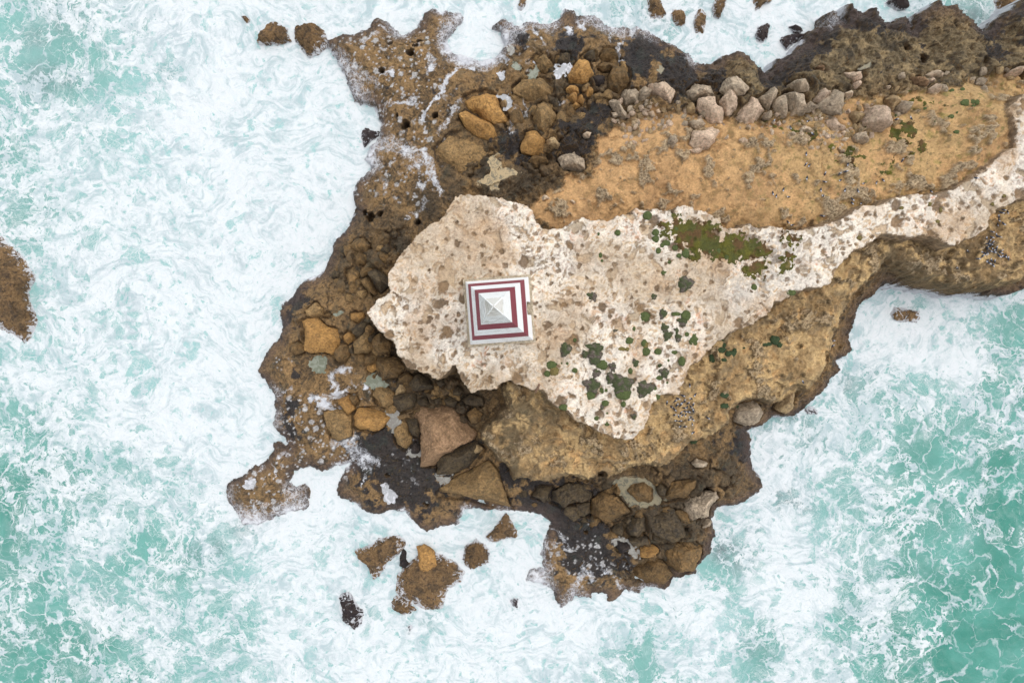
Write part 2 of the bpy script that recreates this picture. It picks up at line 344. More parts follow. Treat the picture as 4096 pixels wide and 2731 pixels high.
gapA = (1 - sm(0.0, 0.35, domA)) * (1 - sm(0.0, 0.35, domB))
ang = RI * 40; facet = 0.28 * np.abs(np.sin(X * 1.9 * np.cos(ang) + Y * 1.9 * np.sin(ang) + RI * 20))
lump = np.maximum(domA * (0.35 + 0.75 * ((RI * 3.7) % 1)) - facet * domA, domB * 0.45 * (0.4 + RJ)) - 0.30 * gapA - 0.1
plat_rock = plat_rock + rubm * lump
sand_m = sm(-0.25, 0.35, d_sand2)
crust_n = fbm(wx, wy, 0.42, 4, 71) + 0.35 * fbm(X, Y, 1.6, 3, 75)
crust_t = 0.15 + 0.12 * fbm(X, Y, 0.09, 2, 79) - 0.05 * sm(10, 30, X)
crust = sm(crust_t, crust_t + 0.16, crust_n)                                        # grey lumpy crust lying on sand and tan rock
spk = fbm(X, Y, 5.5, 3, 81, ridged=True)
sand_h = base + 0.22 * f1 + 0.20 * fbm(X, Y, 0.3, 3, 85) - 0.30 * sm(0.72, 0.95, fbm(wx, wy, 0.16, 4, 86, ridged=True)) + 0.02 * f3 + 0.22 * np.maximum(0, fbm(wx, wy, 0.9, 5, 87, ridged=True)) * sm(-0.05, 0.25, fbm(X, Y, 0.2, 3, 89)) + crust * (0.16 + 0.30 * spk + 0.14 * rg2)
Hh = plat_rock + (sand_h - plat_rock) * sand_m
shore = sm(-0.35, 0.75, d_land2)
gent = np.clip(1.0 - 0.16 * (base - 1.0), 0.35, 1.0)
Hh = Hh * (1 - gent * 0.72 * (1 - sm(0.0, 2.6, d_land2 + 0.5 * f2)))
Hh = -2.2 + (Hh + 2.2) * sm(-0.9, 0.25, d_land2)
Hh = np.where(d_land2 < -1.2, -2.6, Hh)
# tan rock slope below the plateau
crust_tan = 0.8 * sm(0.16, 0.34, crust_n); n_led = fbm(wx, wy, 0.35, 4, 83)
strat = 0.16 * np.sin((tan_z + 0.8 * f2) * 7.5)
stp = (tan_z + 0.9 * f2 + 0.5 * n_led) * 1.25; led = (np.floor(stp) + sm(0.55, 0.95, stp - np.floor(stp))) / 1.25 - stp / 1.25
tan_h = tan_z + 0.85 * led + 0.22 * rg + 0.45 * f2 + 0.14 * rg2 + 0.16 * rg + strat * 0.8 + crust_tan * (0.2 + 0.3 * spk + 0.1 * rg2)
# a few mapped lumps standing on it
tan_m = sm(-0.15, 0.9, d_tan2)
Hh = np.maximum(Hh, Hh + (tan_h - Hh) * (0.55 * sm(-0.15, 0.25, d_tan2) + 0.45 * tan_m))
# limestone cap
pv = fbm(X, Y, 0.07, 3, 91)
Fp1, Fp2, IDp = worley(X + 0.35 * f3 + 0.3 * f2, Y + 0.35 * fbm(X, Y, 2.2, 3, 95), 0.62, 6)
Fq1, Fq2, IDq = worley(X + 0.22 * f3, Y + 0.22 * fbm(X, Y, 2.7, 3, 97), 1.35, 7)
south = sm(-2.0, -9.0, Y + 0.08 * X)                                                # the cap is more pitted to the south
pitdens = np.clip(0.24 + 0.30 * south + 0.5 * fbm(X, Y, 0.16, 2, 99), 0.05, 0.85)
pit1 = (1 - sm(0.20, 0.30, Fp1 / (0.45 + 0.9 * ((IDp * 7.3) % 1.0)))) * (IDp < pitdens)
pit2 = (1 - sm(0.20, 0.31, Fq1 / (0.55 + 0.7 * ((IDq * 5.1) % 1.0)))) * (IDq < pitdens + 0.08)
hollow = np.maximum(sm(0.25, 0.30, fbm(wx, wy, 0.55, 6, 103)), 0.75 * sm(0.29, 0.34, fbm(wx, wy, 1.3, 6, 107)))                                   # shallow flat-floored hollows
pit = np.maximum(pit1, pit2)
edge_in = sm(0.0, 0.5, d_plat2)
cap_r = 0.13 * rg + 0.055 * rg2 + 0.03 * f3 + 0.022 * fbm(X, Y, 5, 3, 105, ridged=True)
cap = 9.0 + 0.3 * pv + cap_r * (1 - 0.75 * np.maximum(pit, hollow)) - 0.11 * pit - 0.07 * hollow
cap_m = sm(-0.10, 0.16, d_plat2)
Hh = Hh + (cap - 0.12 * (1 - edge_in) - Hh) * cap_m

# deep blow-holes
HOLES = [(p[0], p[1], p[2], z) for grp, z in (
  ([(1555,164,9),(1639,201,15),(1658,173,8),(1672,154,8),(1524,276,11),(1587,458,8),(1620,496,17),(1742,463,11),(1765,594,8),(1781,610,9),(1870,624,20)], 2.0),
  ([(1482,868,21),(1524,861,11),(1674,892,10),(1456,846,12)], 2.2), ([(2344,2129,9),(2817,1956,20),(1703,2017,11),(1547,1902,8)], 1.4), ([(2412,1902,18)], 4.4),
  ([(3627,192,13),(3690,235,16),(3895,265,10),(4020,340,14)], 3.6)) for p in grp]
hole_m = np.zeros(SH, np.float32)
for px, py, r, z in HOLES:
    hx, hy = P(px, py, z); rr = r * (CAM_Z - z) / F_PX
    d = np.hypot(X - hx + 0.25 * f3, Y - hy + 0.2 * f2) / rr
    hole_m = np.maximum(hole_m, 1 - sm(0.75, 1.1, d))
Hh = Hh - 1.9 * hole_m * (Hh > 0.4)

# pools lying on the rock: flat floor hollowed a little, water sheet on top
def pol(ox, oy, pts, s=2.13818): return K(ox, oy, pts, s)
def ell(ox, oy, x, y, rx, ry):
    return K(ox, oy, [(x + rx * math.cos(a) * (1 + .15 * math.sin(3 * a + x)), y + ry * math.sin(a) * (1 + .12 * math.cos(2 * a + y))) for a in np.linspace(0, 2 * math.pi, 14)[:-1]])
POOLS = [  # outline, kind of water, label
 (pol(1000,1150,[(510,640),(560,580),(640,580),(680,630),(640,700),(650,750),(560,730),(510,690)]), 'green', 'green grey tide pool just below the large golden boulder'),
 (ell(1000,1150,765,228,42,30), 'green', 'small pale round tide pool above the orange stones beside the plateau tip'),
 (pol(1000,1150,[(960,820),(1010,770),(1080,760),(1180,820),(1150,845),(1050,850)]), 'green', 'tide pool above the squared ochre boulder, with foam on its left'),
 (pol(1000,1150,[(1190,1060),(1240,1080),(1270,1150),(1220,1230),(1185,1150)]), 'grey', 'narrow grey tide pool between golden slab boulder and huge block'),
 (pol(1900,0,[(175,620),(270,595),(270,690),(220,715),(180,680)]), 'foam', 'foam rimmed tide pool above the pair of golden slabs'),
 (pol(1900,0,[(690,570),(800,570),(790,610),(700,670),(680,650)]), 'foam', 'whitish tide pool left of the orange boulder'),
 (pol(1900,0,[(440,660),(460,600),(560,580),(560,600),(480,670)]), 'green', 'greenish tide pool above the knobbly brown boulder'),
 (pol(1900,0,[(195,825),(290,800),(330,860),(310,930),(250,940),(280,870)]), 'foam', 'white tide pool curling round a small tan stone'),
 (ell(1900,0,318,435,20,34), 'grey', 'small upright oval tide pool near the northern surge channel'),
 (ell(1900,0,352,570,34,28), 'green', 'small dull green tide pool below the surge channel'),
 (ell(1900,0,535,522,26,24), 'foam', 'small round foam covered pool above the knobbly brown boulder'),
 (pol(1900,0,[(110,1360),(190,1330),(220,1390),(200,1440),(300,1450),(400,1475),(300,1500),(80,1580),(20,1580),(120,1470)]), 'sandy', 'long sandy bottomed pool at the plateau north foot'),
 (pol(1300,700,[(1290,60),(1380,0),(1500,0),(1490,120),(1440,130),(1400,90)]), 'sandy', 'pale sandy pool beside the top edge of the plateau'),
 (pol(1900,1750,[(1180,370),(1250,340),(1460,330),(1520,390),(1560,500),(1640,525),(1600,550),(1450,595),(1340,570),(1265,500),(1240,430)]), 'murky', 'murky pool ringing the grey brown boulder below the tan bluff'),
 (pol(1900,1750,[(1170,890),(1210,860),(1290,870),(1350,930),(1385,1000),(1370,1045),(1310,930),(1240,890),(1190,930)]), 'grey', 'thin curved grey pool among dark rocks at the southern point'),
 (pol(850,1700,[(1420,500),(1500,490),(1560,560),(1580,610),(1550,670),(1480,650),(1450,580)]), 'foam', 'white foam filled pool on the southwestern shelf'),
 (pol(850,1700,[(255,520),(300,480),(370,450),(380,520),(300,575)]), 'foam', 'foam filled pool on the western lobe of rock'),
 (pol(850,1700,[(1890,420),(1960,450),(2040,430),(1990,500),(1950,500)]), 'grey', 'dim grey pool beneath the pointed ochre boulder'),
 (pol(1900,1750,[(300,1020),(305,1060)]+[(270,1080)]), 'grey', '') ,
 (pol(1000,1150,[(1330,1400),(1450,1400),(1450,1440),(1390,1455),(1340,1430)]), 'grey', 'pale pool curling under the dark round stone'),
 (pol(2996,0,[(940,585),(990,545),(1050,545),(1020,590),(990,605)]), 'murky', 'pale little pool above the pink orange stone'),
 (ell(1900,0,1590,595,26,28), 'murky', 'small green pool on the black northern shelf'),
]
POOLS = [p for p in POOLS if p[2]]
def height_at(x, y):
    fx = min(max((x - GX0) / GS, 0), nx - 1.01); fy = min(max((y - GY0) / GS, 0), ny - 1.01)
    i, j = int(fx), int(fy); a, b = fx - i, fy - j
    return float((Hh[j, i] * (1 - a) + Hh[j, i + 1] * a) * (1 - b) + (Hh[j + 1, i] * (1 - a) + Hh[j + 1, i + 1] * a) * b)
def ground(px, py):
    """world point of the terrain seen at a photo pixel"""
    z = 9.4
    d = ROT @ cam_dir(px, py)
    while z > -0.5:
        t = (z - CAM_Z) / d.z
        if height_at(d.x * t, d.y * t) >= z: break
        z -= 0.06
    return (d.x * t, d.y * t, z)
pool_z = []
for pts, kind, lab in POOLS:
    cxp = sum(p[0] for p in pts) / len(pts); cyp = sum(p[1] for p in pts) / len(pts)
    g = ground(cxp, cyp); z = max(0.35, g[2] - 0.1)
    poly = W(pts, z)
    lo = poly.min(0) - 1.5; hi = poly.max(0) + 1.5
    i0, i1 = np.searchsorted(gx, [lo[0], hi[0]]); j0, j1 = np.searchsorted(gy, [lo[1], hi[1]])
    xs, ys = X[j0:j1, i0:i1], Y[j0:j1, i0:i1]
    d = sdf(poly, xs, ys) - 0.08 + 0.42 * f2[j0:j1, i0:i1] + 0.34 * f3[j0:j1, i0:i1]
    m = sm(-0.25, 0.12, d)
    sub = Hh[j0:j1, i0:i1]
    sub[...] = sub * (1 - m) + m * (z - 0.14) + (sm(-0.9, -0.1, d) * (1 - m)) * np.maximum(0, z + 0.06 - sub)
    pool_z.append((poly, z, (j0, j1, i0, i1), d))

O1, O2, O3, O4, O5, O6 = (1000,1150), (1900,1750), (1900,0), (2996,0), (2700,1300), (850,1700)
BOULD = [ # detail origin, outline in that detail, stone, height m, label
 (O1,[(410,290),(480,270),(560,270),(630,340),(720,360),(750,430),(720,560),(680,570),(620,540),(520,550),(470,530),(440,400)],'gold',1.3,'large golden boulder with small holes near the western shore'),
 (O1,[(790,420),(830,385),(880,400),(875,450),(830,480),(795,460)],'gold',.6,'small round orange stone right of the large golden boulder'),
 (O1,[(760,405),(790,400),(790,440),(770,450)],'brown',.4,'tiny brown stone wedged between golden boulder and round orange stone'),
 (O1,[(860,220),(960,215),(970,260),(930,310),(870,270)],'gold',.7,'orange wedge shaped stone just left of the plateau tip'),
 (O1,[(890,470),(950,390),(1030,400),(1025,520),(990,570),(880,560)],'ochre',1.0,'squarish brown boulder with dark scratches below the plateau tip'),
 (O1,[(970,350),(1010,320),(1045,360),(1030,400),(980,395)],'brown',.7,'small brown stone above the squarish scratched boulder'),
 (O1,[(710,560),(760,480),(820,490),(840,570),(800,640),(730,640)],'brown',.9,'rounded brown boulder under the large golden boulder right corner'),
 (O1,[(335,490),(400,470),(460,500),(450,550),(390,570),(345,540)],'brown',.7,'brown stone left of the large golden boulder lower corner'),
 (O1,[(955,580),(1060,560),(1085,600),(1060,650),(990,650)],'brown',.6,'flat brown stone below the squarish scratched boulder'),
 (O1,[(990,670),(1070,655),(1075,700),(1040,725),(1000,700)],'gold',.5,'small yellow stone left of the big grey brown block'),
 (O1,[(1085,600),(1250,600),(1305,690),(1250,765),(1110,795),(1080,700)],'brown',1.5,'big grey brown block against the plateau southwest edge'),
 (O1,[(1060,850),(1220,845),(1225,960),(1170,1055),(1090,1010),(1045,930)],'ochre',1.3,'two faced ochre boulder below the pale tide pool'),
 (O1,[(1230,930),(1390,910),(1420,970),(1370,1040),(1270,1075),(1225,1010)],'dark',1.2,'dark smooth boulder beside the two faced ochre boulder'),
 (O1,[(1350,830),(1430,750),(1520,790),(1570,850),(1540,885),(1390,880)],'dark',1.2,'dark domed boulder tucked under the plateau corner'),
 (O1,[(1225,860),(1280,825),(1345,870),(1330,910),(1240,930)],'tan',.7,'cracked layered tan stone above the dark smooth boulder'),
 (O1,[(730,970),(820,915),(850,930),(885,1040),(840,1075),(790,1040)],'gold',.9,'orange angular boulder touching the white foam curl'),
 (O1,[(850,930),(905,925),(920,975),(890,1015),(865,990)],'brown',.7,'brown stone behind the orange angular boulder'),
 (O1,[(620,1080),(720,1045),(820,1060),(850,1100),(850,1270),(740,1305),(690,1290),(650,1180)],'ochre',1.1,'smooth ochre boulder left of the golden slab boulder'),
 (O1,[(860,1120),(920,1045),(1060,1035),(1160,1080),(1180,1120),(1130,1190),(1030,1240),(920,1210),(860,1190)],'gold',1.0,'golden slab boulder with rough lower edge on the southwestern shelf'),
 (O1,[(1230,1230),(1300,1150),(1360,1200),(1370,1330),(1320,1395),(1250,1340)],'ochre',1.1,'upright ochre boulder with red spot left of the huge block'),
 (O1,[(1330,1140),(1420,1130),(1450,1220),(1430,1280),(1370,1270)],'dark',.9,'dark boulder jammed between upright ochre boulder and huge block'),
 (O1,[(1370,1360),(1420,1330),(1455,1380),(1430,1430),(1380,1420)],'blackish',.6,'black round stone at the foot of the huge block'),
 (O1,[(1375,1100),(1460,1020),(1650,1020),(1760,1080),(1925,1250),(1900,1320),(1750,1400),(1560,1540),(1460,1540),(1460,1400),(1450,1260),(1400,1200)],'rust',3.0,'huge reddish brown fallen block with sharp corner below the plateau'),
 (O1,[(1850,1090),(1920,1035),(1980,1090),(1960,1150),(1890,1160)],'brown',1.0,'grey brown rounded boulder right of the huge block'),
 (O1,[(1660,960),(1720,930),(1765,980),(1740,1030),(1680,1030)],'dark',.9,'dark round boulder above the huge block'),
 (O1,[(1430,965),(1500,950),(1520,1000),(1480,1020),(1440,1010)],'dark',.6,'small dark stone above the huge block left corner'),
 (O1,[(1560,950),(1620,940),(1640,990),(1590,1010)],'dark',.6,'small dark stone among gravel above the huge block'),
 (O1,[(1250,760),(1330,730),(1380,770),(1350,820),(1270,820)],'brown',.8,'brown stone filling the gap beneath the big grey brown block'),
 (O1,[(1590,800),(1640,780),(1665,820),(1640,850),(1600,845)],'dark',.5,'dark stone at the head of the gravelly gully'),
 (O1,[(1735,880),(1780,850),(1815,890),(1780,930),(1740,920)],'dark',.6,'dark stone at the right side of the gravelly gully'),
 (O1,[(1800,970),(1880,925),(1980,950),(1990,1010),(1880,1020)],'dark',.9,'low dark rock leaning on the tan bluff'),
 (O1,[(1870,1370),(1930,1335),(1990,1380),(1960,1420),(1880,1410)],'tan',.8,'small tan block below the huge block right corner'),
 (O1,[(1040,440),(1100,400),(1190,480),(1180,560),(1080,570),(1035,510)],'brown',1.1,'dark brown boulder half under the plateau southwest rim'),
 (O1,[(1145,560),(1180,545),(1190,590),(1150,600)],'brown',.5,'little brown stone above the big grey brown block'),
 (O1,[(475,200),(560,130),(620,190),(620,240),(540,260),(480,240)],'ochre',.6,'low ochre hump of rock above the large golden boulder'),
 (O1,[(610,240),(660,215),(695,235),(660,255)],'brown',.4,'small flat brown stone above right of the large golden boulder'),
 ((1300,700),[(210,600),(250,550),(330,545),(375,600),(350,650),(270,660)],'brown',.8,'brown cracked boulder on the western shelf above the plateau tip'),
 ((1300,700),[(240,690),(290,650),(345,690),(330,770),(260,760)],'brown',.7,'brown boulder just below the cracked boulder on the western shelf'),
 ((1300,700),[(170,800),(260,780),(335,860),(310,920),(250,980),(180,960)],'brown',1.0,'broad olive brown boulder on the western shelf'),
 ((1300,700),[(310,910),(350,880),(400,950),(430,1010),(410,1025),(340,960)],'brown',.8,'tilted slab stone beside the plateau western rim'),
 ((1300,700),[(360,830),(420,800),(510,860),(530,940),(470,1000),(400,930)],'dark',1.0,'dark boulder hidden under the plateau western rim'),
 (O2,[(980,690),(1010,560),(1100,490),(1210,520),(1330,650),(1240,720),(1170,750)],'brown',1.4,'large brown wedge boulder in the southern hollow'),
 (O2,[(870,580),(980,570),(990,650),(940,695),(885,670)],'dark',.9,'dark squarish stone left of the large brown wedge boulder'),
 (O2,[(1310,460),(1360,380),(1460,380),(1550,450),(1560,540),(1480,560),(1400,540)],'brown',.9,'grey brown boulder standing in the murky pool'),
 (O2,[(1640,520),(1700,400),(1900,360),(1880,430),(1790,530),(1680,545)],'brown',1.0,'streaky olive slab right of the murky pool'),
 (O2,[(1560,440),(1600,410),(1640,440),(1620,495),(1570,490)],'dark',.6,'small dark stone between murky pool and streaky slab'),
 (O2,[(1790,560),(1900,510),(2060,470),(2085,530),(2040,600),(2020,680),(1900,700),(1850,740),(1800,650)],'greypink',1.5,'pale pinkish jagged boulder on the southeastern shore'),
 (O2,[(1950,770),(1970,705),(2025,715),(2010,760),(1980,785)],'greypink',.7,'small pale stone below the pale pinkish jagged boulder'),
 (O2,[(1600,960),(1650,910),(1880,890),(1945,950),(1930,1050),(1890,1130),(1760,1215),(1690,1130),(1620,1050)],'brown',1.5,'broad brown boulder with pale top edge at the southern tip'),
 (O2,[(1370,1100),(1430,1060),(1560,1020),(1640,1110),(1690,1190),(1640,1300),(1500,1260),(1370,1210)],'brown',1.4,'rough brown boulder beside the broad boulder at southern tip'),
 (O2,[(1410,950),(1540,940),(1575,965),(1500,1030),(1430,1030)],'gold',.8,'small golden flat stone above the rough brown tip boulder'),
 (O2,[(670,480),(800,410),(980,420),(1000,520),(860,560),(750,610),(650,570)],'dark',1.1,'long dark grey boulder beneath the tan bluff'),
 (O2,[(490,510),(540,430),(660,430),(600,550)],'dark',1.0,'dark triangular boulder beneath the tan bluff'),
 (O2,[(1175,470),(1220,420),(1255,460),(1230,505)],'brown',.6,'small brown stone at the murky pool left bank'),
 (O2,[(1150,440),(1210,390),(1225,410),(1170,455)],'brown',.5,'small stick shaped stone under the tan bluff lip'),
 (O2,[(1280,790),(1350,690),(1450,680),(1470,800),(1400,850),(1300,850)],'dark',.9,'flat dark olive rock right of the large brown wedge boulder'),
 (O2,[(1175,790),(1240,740),(1280,780),(1250,850),(1200,830)],'dark',.7,'dark olive stone under the large brown wedge boulder'),
 (O2,[(1265,720),(1320,680),(1340,720),(1310,755)],'dark',.5,'tiny dark stone right below the large brown wedge boulder'),
 (O2,[(1320,880),(1470,860),(1490,920),(1400,935),(1340,910)],'dark',.7,'flat dark rock above the small golden flat stone'),
 (O2,[(1530,860),(1600,820),(1660,860),(1620,910),(1550,900)],'dark',.7,'dark rounded rock above the broad tip boulder'),
 (O2,[(1530,800),(1540,680),(1700,620),(1800,720),(1840,850),(1700,890),(1560,840)],'dark',.8,'wide dark olive rock inland of the broad tip boulder'),
 (O2,[(1870,230),(1910,190),(1990,220),(1985,255),(1900,260)],'greypink',.6,'small grey stone on the slope above the pale jagged boulder'),
 (O2,[(1210,950),(1230,880),(1300,900),(1350,970),(1300,990),(1240,980)],'blackish',.6,'black wet rock within the curved grey pool'),
 ((1750,1350),[(0,1330),(130,1230),(330,1120),(430,1070),(500,1130),(530,1250),(600,1470),(630,1480),(480,1465),(260,1400),(0,1370)],'ochre',2.2,'pointed ochre boulder with dark ridge beside the surf inlet'),
 ((1750,1350),[(0,1010),(150,960),(330,900),(400,960),(300,1090),(130,1160),(0,1170)],'dark',1.2,'dark sloping rock between huge block and pointed ochre boulder'),
 (O3,[(330,740),(410,680),(550,650),(660,720),(665,780),(560,820),(500,865),(400,810),(340,780)],'ochre',1.4,'knobbly brown boulder on the northern shelf'),
 (O3,[(790,650),(830,570),(900,520),(970,525),(1010,620),(960,680),(880,695),(800,690)],'gold',1.4,'orange boulder with tiny pool on top on the northern shelf'),
 (O3,[(700,520),(740,440),(810,440),(815,520),(770,555),(700,550)],'dark',.9,'dark rough boulder left above the orange boulder'),
 (O3,[(1075,480),(1110,400),(1170,395),(1240,480),(1210,520),(1100,510)],'brown',1.1,'brown block beside the white trickle on the northern shelf'),
 (O3,[(1055,570),(1110,520),(1190,530),(1190,580),(1100,605)],'brown',.8,'flattened olive brown stone below the brown block by the trickle'),
 (O3,[(1150,660),(1200,540),(1290,540),(1330,600),(1310,720),(1230,790),(1150,760)],'brown',1.4,'tall dark brown boulder at the end of the pink stone row'),
 (O3,[(515,490),(600,460),(680,540),(670,600),(600,610),(540,560)],'ochre',.9,'low ochre hump above the knobbly brown boulder'),
 (O3,[(910,480),(960,430),(1030,440),(1040,500),(970,520)],'dark',.8,'dark wet hump above the orange boulder'),
 (O3,[(1010,660),(1060,620),(1110,650),(1110,720),(1040,730)],'blackish',.7,'black stone right below the orange boulder'),
 (None,[(1849,388),(1887,365),(1943,355),(1975,374),(1994,398),(2033,472),(2026,486),(1970,491),(1928,463),(1890,440),(1865,415)],'gold',1.5,'upper of two long golden slabs on the northern shelf'),
 (None,[(1838,458),(1864,440),(1915,463),(1970,500),(2003,529),(2005,557),(1970,561),(1900,533),(1865,505)],'gold',1.2,'lower of two long golden slabs on the northern shelf'),
 (None,[(1745,600),(1800,545),(1880,525),(1960,570),(1990,620),(1940,680),(1840,690),(1760,660)],'ochre',.9,'wide ochre rock with dark holes below the two golden slabs'),
 (O3,[(490,990),(540,890),(590,845),(650,900),(700,970),(680,1060),(600,1130),(520,1060)],'ochre',1.3,'diamond shaped ochre boulder below the knobbly brown boulder'),
 (O3,[(400,1250),(440,1110),(520,1100),(610,1150),(600,1310),(520,1310),(400,1295)],'gold',1.2,'square tan orange boulder below the diamond shaped boulder'),
 (O3,[(610,1190),(680,1165),(735,1220),(710,1260),(630,1240)],'tan',.8,'small cracked tan stone right of the square tan boulder'),
 (O3,[(440,1370),(500,1320),(600,1320),(620,1390),(520,1430)],'brown',.8,'brown stone below the square tan orange boulder'),
 (O3,[(720,1350),(760,1290),(850,1275),(920,1350),(935,1440),(880,1465),(760,1430)],'greypink',1.2,'greyish pink boulder alone on dark rock near the sand'),
 (O3,[(780,760),(820,720),(890,740),(890,780),(820,790)],'gold',.8,'top stone in the cluster of small gold stones'),
 (O3,[(790,830),(820,780),(870,800),(890,850),(840,870)],'gold',.8,'middle stone in the cluster of small gold stones'),
 (O3,[(870,860),(900,800),(945,840),(920,890)],'gold',.7,'lower right stone in the cluster of small gold stones'),
 (O3,[(930,790),(970,740),(1030,760),(1010,810),(960,820)],'gold',.8,'right stone in the cluster of small gold stones'),
 (O3,[(920,740),(960,700),(990,720),(960,780),(925,775)],'ochre',.6,'thin leaning stone in the cluster of small gold stones'),
 (O3,[(820,900),(860,870),(910,890),(860,925)],'gold',.5,'lowest stone in the cluster of small gold stones'),
 (O3,[(215,870),(250,840),(280,870),(260,915),(225,900)],'tan',.7,'small tan stone standing in the curled white pool'),
 (O3,[(925,1145),(960,1120),(995,1130),(980,1165),(940,1165)],'pale',.4,'small pale tan stone alone on black rock'),
 (O3,[(1250,810),(1290,760),(1390,740),(1410,810),(1390,890),(1300,900)],'greypink',1.2,'grey boulder at the left end of the pink stone row'),
 (O3,[(1400,790),(1450,720),(1510,780),(1460,880),(1410,850)],'greypink',1.1,'grey pointed boulder second from left in the pink stone row'),
 (O3,[(1490,700),(1600,700),(1720,760),(1680,860),(1600,810),(1520,780)],'pink',1.1,'pinkish wedge boulder pointing right in the row\'s left part'),
 (O3,[(1155,850),(1200,830),(1260,900),(1320,960),(1290,1000),(1220,970)],'greypink',1.0,'long grey stone slanting at the row\'s lower left'),
 (O3,[(1160,960),(1210,955),(1235,990),(1190,1005)],'pale',.4,'pale small stone below the long slanting grey stone'),
 (O3,[(1480,960),(1530,940),(1550,980),(1510,1000)],'pale',.4,'pale pointed stone above the gravelly sand'),
 (O3,[(1550,940),(1575,920),(1590,960),(1560,965)],'pale',.3,'tiny pale stone above the gravelly sand'),
 (O3,[(1930,900),(1940,820),(2060,810),(2070,890),(2140,960),(2130,1040),(2030,1040),(1990,960)],'pink',1.4,'pale boulder with a round hole in the stone row'),
 (O3,[(2100,870),(2170,780),(2260,830),(2260,920),(2180,980),(2130,930)],'pink',1.4,'pale rough boulder right of the holed boulder'),
 (O3,[(2120,740),(2160,660),(2260,650),(2350,740),(2300,800),(2180,790)],'greypink',1.1,'dark grey rough boulder behind the pale rough boulder'),
 (O3,[(1810,780),(1900,700),(2050,720),(2100,800),(1930,840),(1860,880)],'greypink',1.2,'broad grey rock behind the holed boulder'),
 (O3,[(1790,930),(1850,870),(1890,890),(1900,960),(1830,955)],'tan',.8,'tan stone left of the holed boulder'),
 (O3,[(1915,920),(1960,900),(2000,1000),(1960,1010),(1920,980)],'greypink',.9,'grey stone squeezed under the holed boulder'),
 (O3,[(1850,1220),(1880,1120),(2020,1070),(2110,1110),(2060,1200),(2000,1255),(1890,1245)],'pink',1.2,'big pink crusted boulder lying out on the sand'),
 (O3,[(1840,1040),(1920,1005),(1970,1060),(1890,1110)],'greypink',.9,'grey pink stone just above the big pink crusted boulder'),
 (O3,[(1645,1240),(1680,1150),(1730,1130),(1740,1210),(1700,1270)],'greypink',.9,'upright grey stone on sand left of the pink crusted boulder'),
 (O3,[(1835,1280),(1890,1250),(1965,1265),(1940,1305),(1870,1305)],'pink',.5,'flat pink stone below the big pink crusted boulder'),
 (O3,[(2265,1190),(2310,1170),(2345,1190),(2330,1230),(2280,1220)],'pink',.5,'pink stone on sand right of the big pink crusted boulder'),
 (O3,[(2130,1180),(2165,1150),(2175,1180),(2150,1190)],'pale',.3,'pale chip of stone right of the pink crusted boulder'),
 (None,[(2943,468),(2990,415),(3015,379),(3047,412),(3061,440),(3038,477),(2990,490),(2965,485)],'pink',1.3,'broad pale wedge boulder in the middle of the stone row'),
 (O4,[(90,830),(210,740),(280,760),(240,850),(170,935),(120,900)],'greypink',1.3,'angular grey boulder right of the broad pale wedge'),
 (O4,[(230,860),(290,800),(355,940),(320,990),(240,960)],'greypink',1.1,'grey stone filling between angular and dark pitted boulders'),
 (O4,[(315,790),(390,740),(480,780),(500,880),(480,970),(390,985),(340,900)],'greypink',1.5,'dark pitted boulder in the middle of the stone row'),
 (O4,[(370,690),(470,650),(525,750),(510,800),(420,760)],'greypink',1.2,'dark wedge boulder above the dark pitted boulder'),
 (O4,[(500,890),(540,860),(580,910),(550,940),(505,930)],'greypink',.7,'layered small stone right of the dark pitted boulder'),
 (O4,[(570,850),(640,730),(705,790),(640,880)],'pink',1.1,'pink triangular boulder in the row\'s right half'),
 (O4,[(600,890),(720,790),(780,720),(830,770),(840,870),(780,950),(680,930)],'greypink',1.4,'large grey boulder with rounded pits in the row\'s right half'),
 (O4,[(825,800),(870,760),(905,800),(870,835)],'pale',.7,'pale crumbly stone on the right of the large pitted boulder'),
 (O4,[(840,610),(910,610),(970,590),(975,660),(910,695),(850,660)],'pink',1.0,'pink stone with orange edge above the row'),
 (O4,[(880,720),(960,680),(975,700),(930,755),(890,750)],'pink',.7,'small broken pink stones below the orange edged stone'),
 (O4,[(870,990),(900,940),(950,930),(990,970),(960,1040),(910,1055)],'tan',1.0,'rounded grey tan boulder left of the largest pink boulder'),
 (O4,[(1010,990),(1070,880),(1160,865),(1210,870),(1215,1050),(1170,1115),(1090,1100),(1020,1040)],'pink',1.6,'largest pink boulder on the sand, with a smooth flat face'),
 (O4,[(1000,920),(1040,910),(1050,950),(1010,965)],'pink',.6,'small pink stone left of the largest pink boulder'),
 (O4,[(1280,910),(1330,850),(1410,870),(1400,940),(1320,970)],'greypink',1.0,'dark grey boulder right of the largest pink boulder'),
 (O4,[(1195,840),(1240,805),(1300,830),(1290,900),(1230,960),(1215,900)],'tan',1.1,'tan boulder leaning behind the largest pink boulder'),
 (O4,[(660,1010),(740,1000),(790,1060),(860,1090),(800,1120),(730,1125),(680,1070)],'pink',.9,'split pink boulder on mossy sand below the row'),
 (O4,[(915,1160),(950,1120),(1020,1115),(1025,1210),(930,1195)],'greypink',.9,'square grey stone below the largest pink boulder'),
 (O4,[(1415,650),(1490,640),(1545,700),(1520,740),(1440,710)],'rust',.9,'reddish boulder on the northern shelf right of the row'),
 (O4,[(1560,750),(1620,710),(1675,740),(1640,790),(1580,790)],'pink',.8,'pink stone below the reddish boulder'),
 (O4,[(1545,620),(1600,590),(1690,610),(1670,650),(1570,650)],'pale',.7,'flat pale orange stone above the reddish boulder'),
 (O4,[(1550,680),(1580,660),(1600,690),(1560,700)],'pink',.4,'small pink stone touching the reddish boulder'),
 (O4,[(2220,630),(2290,570),(2340,555),(2352,620),(2290,640)],'pink',1.0,'pink boulder at the right edge of the northern shelf'),
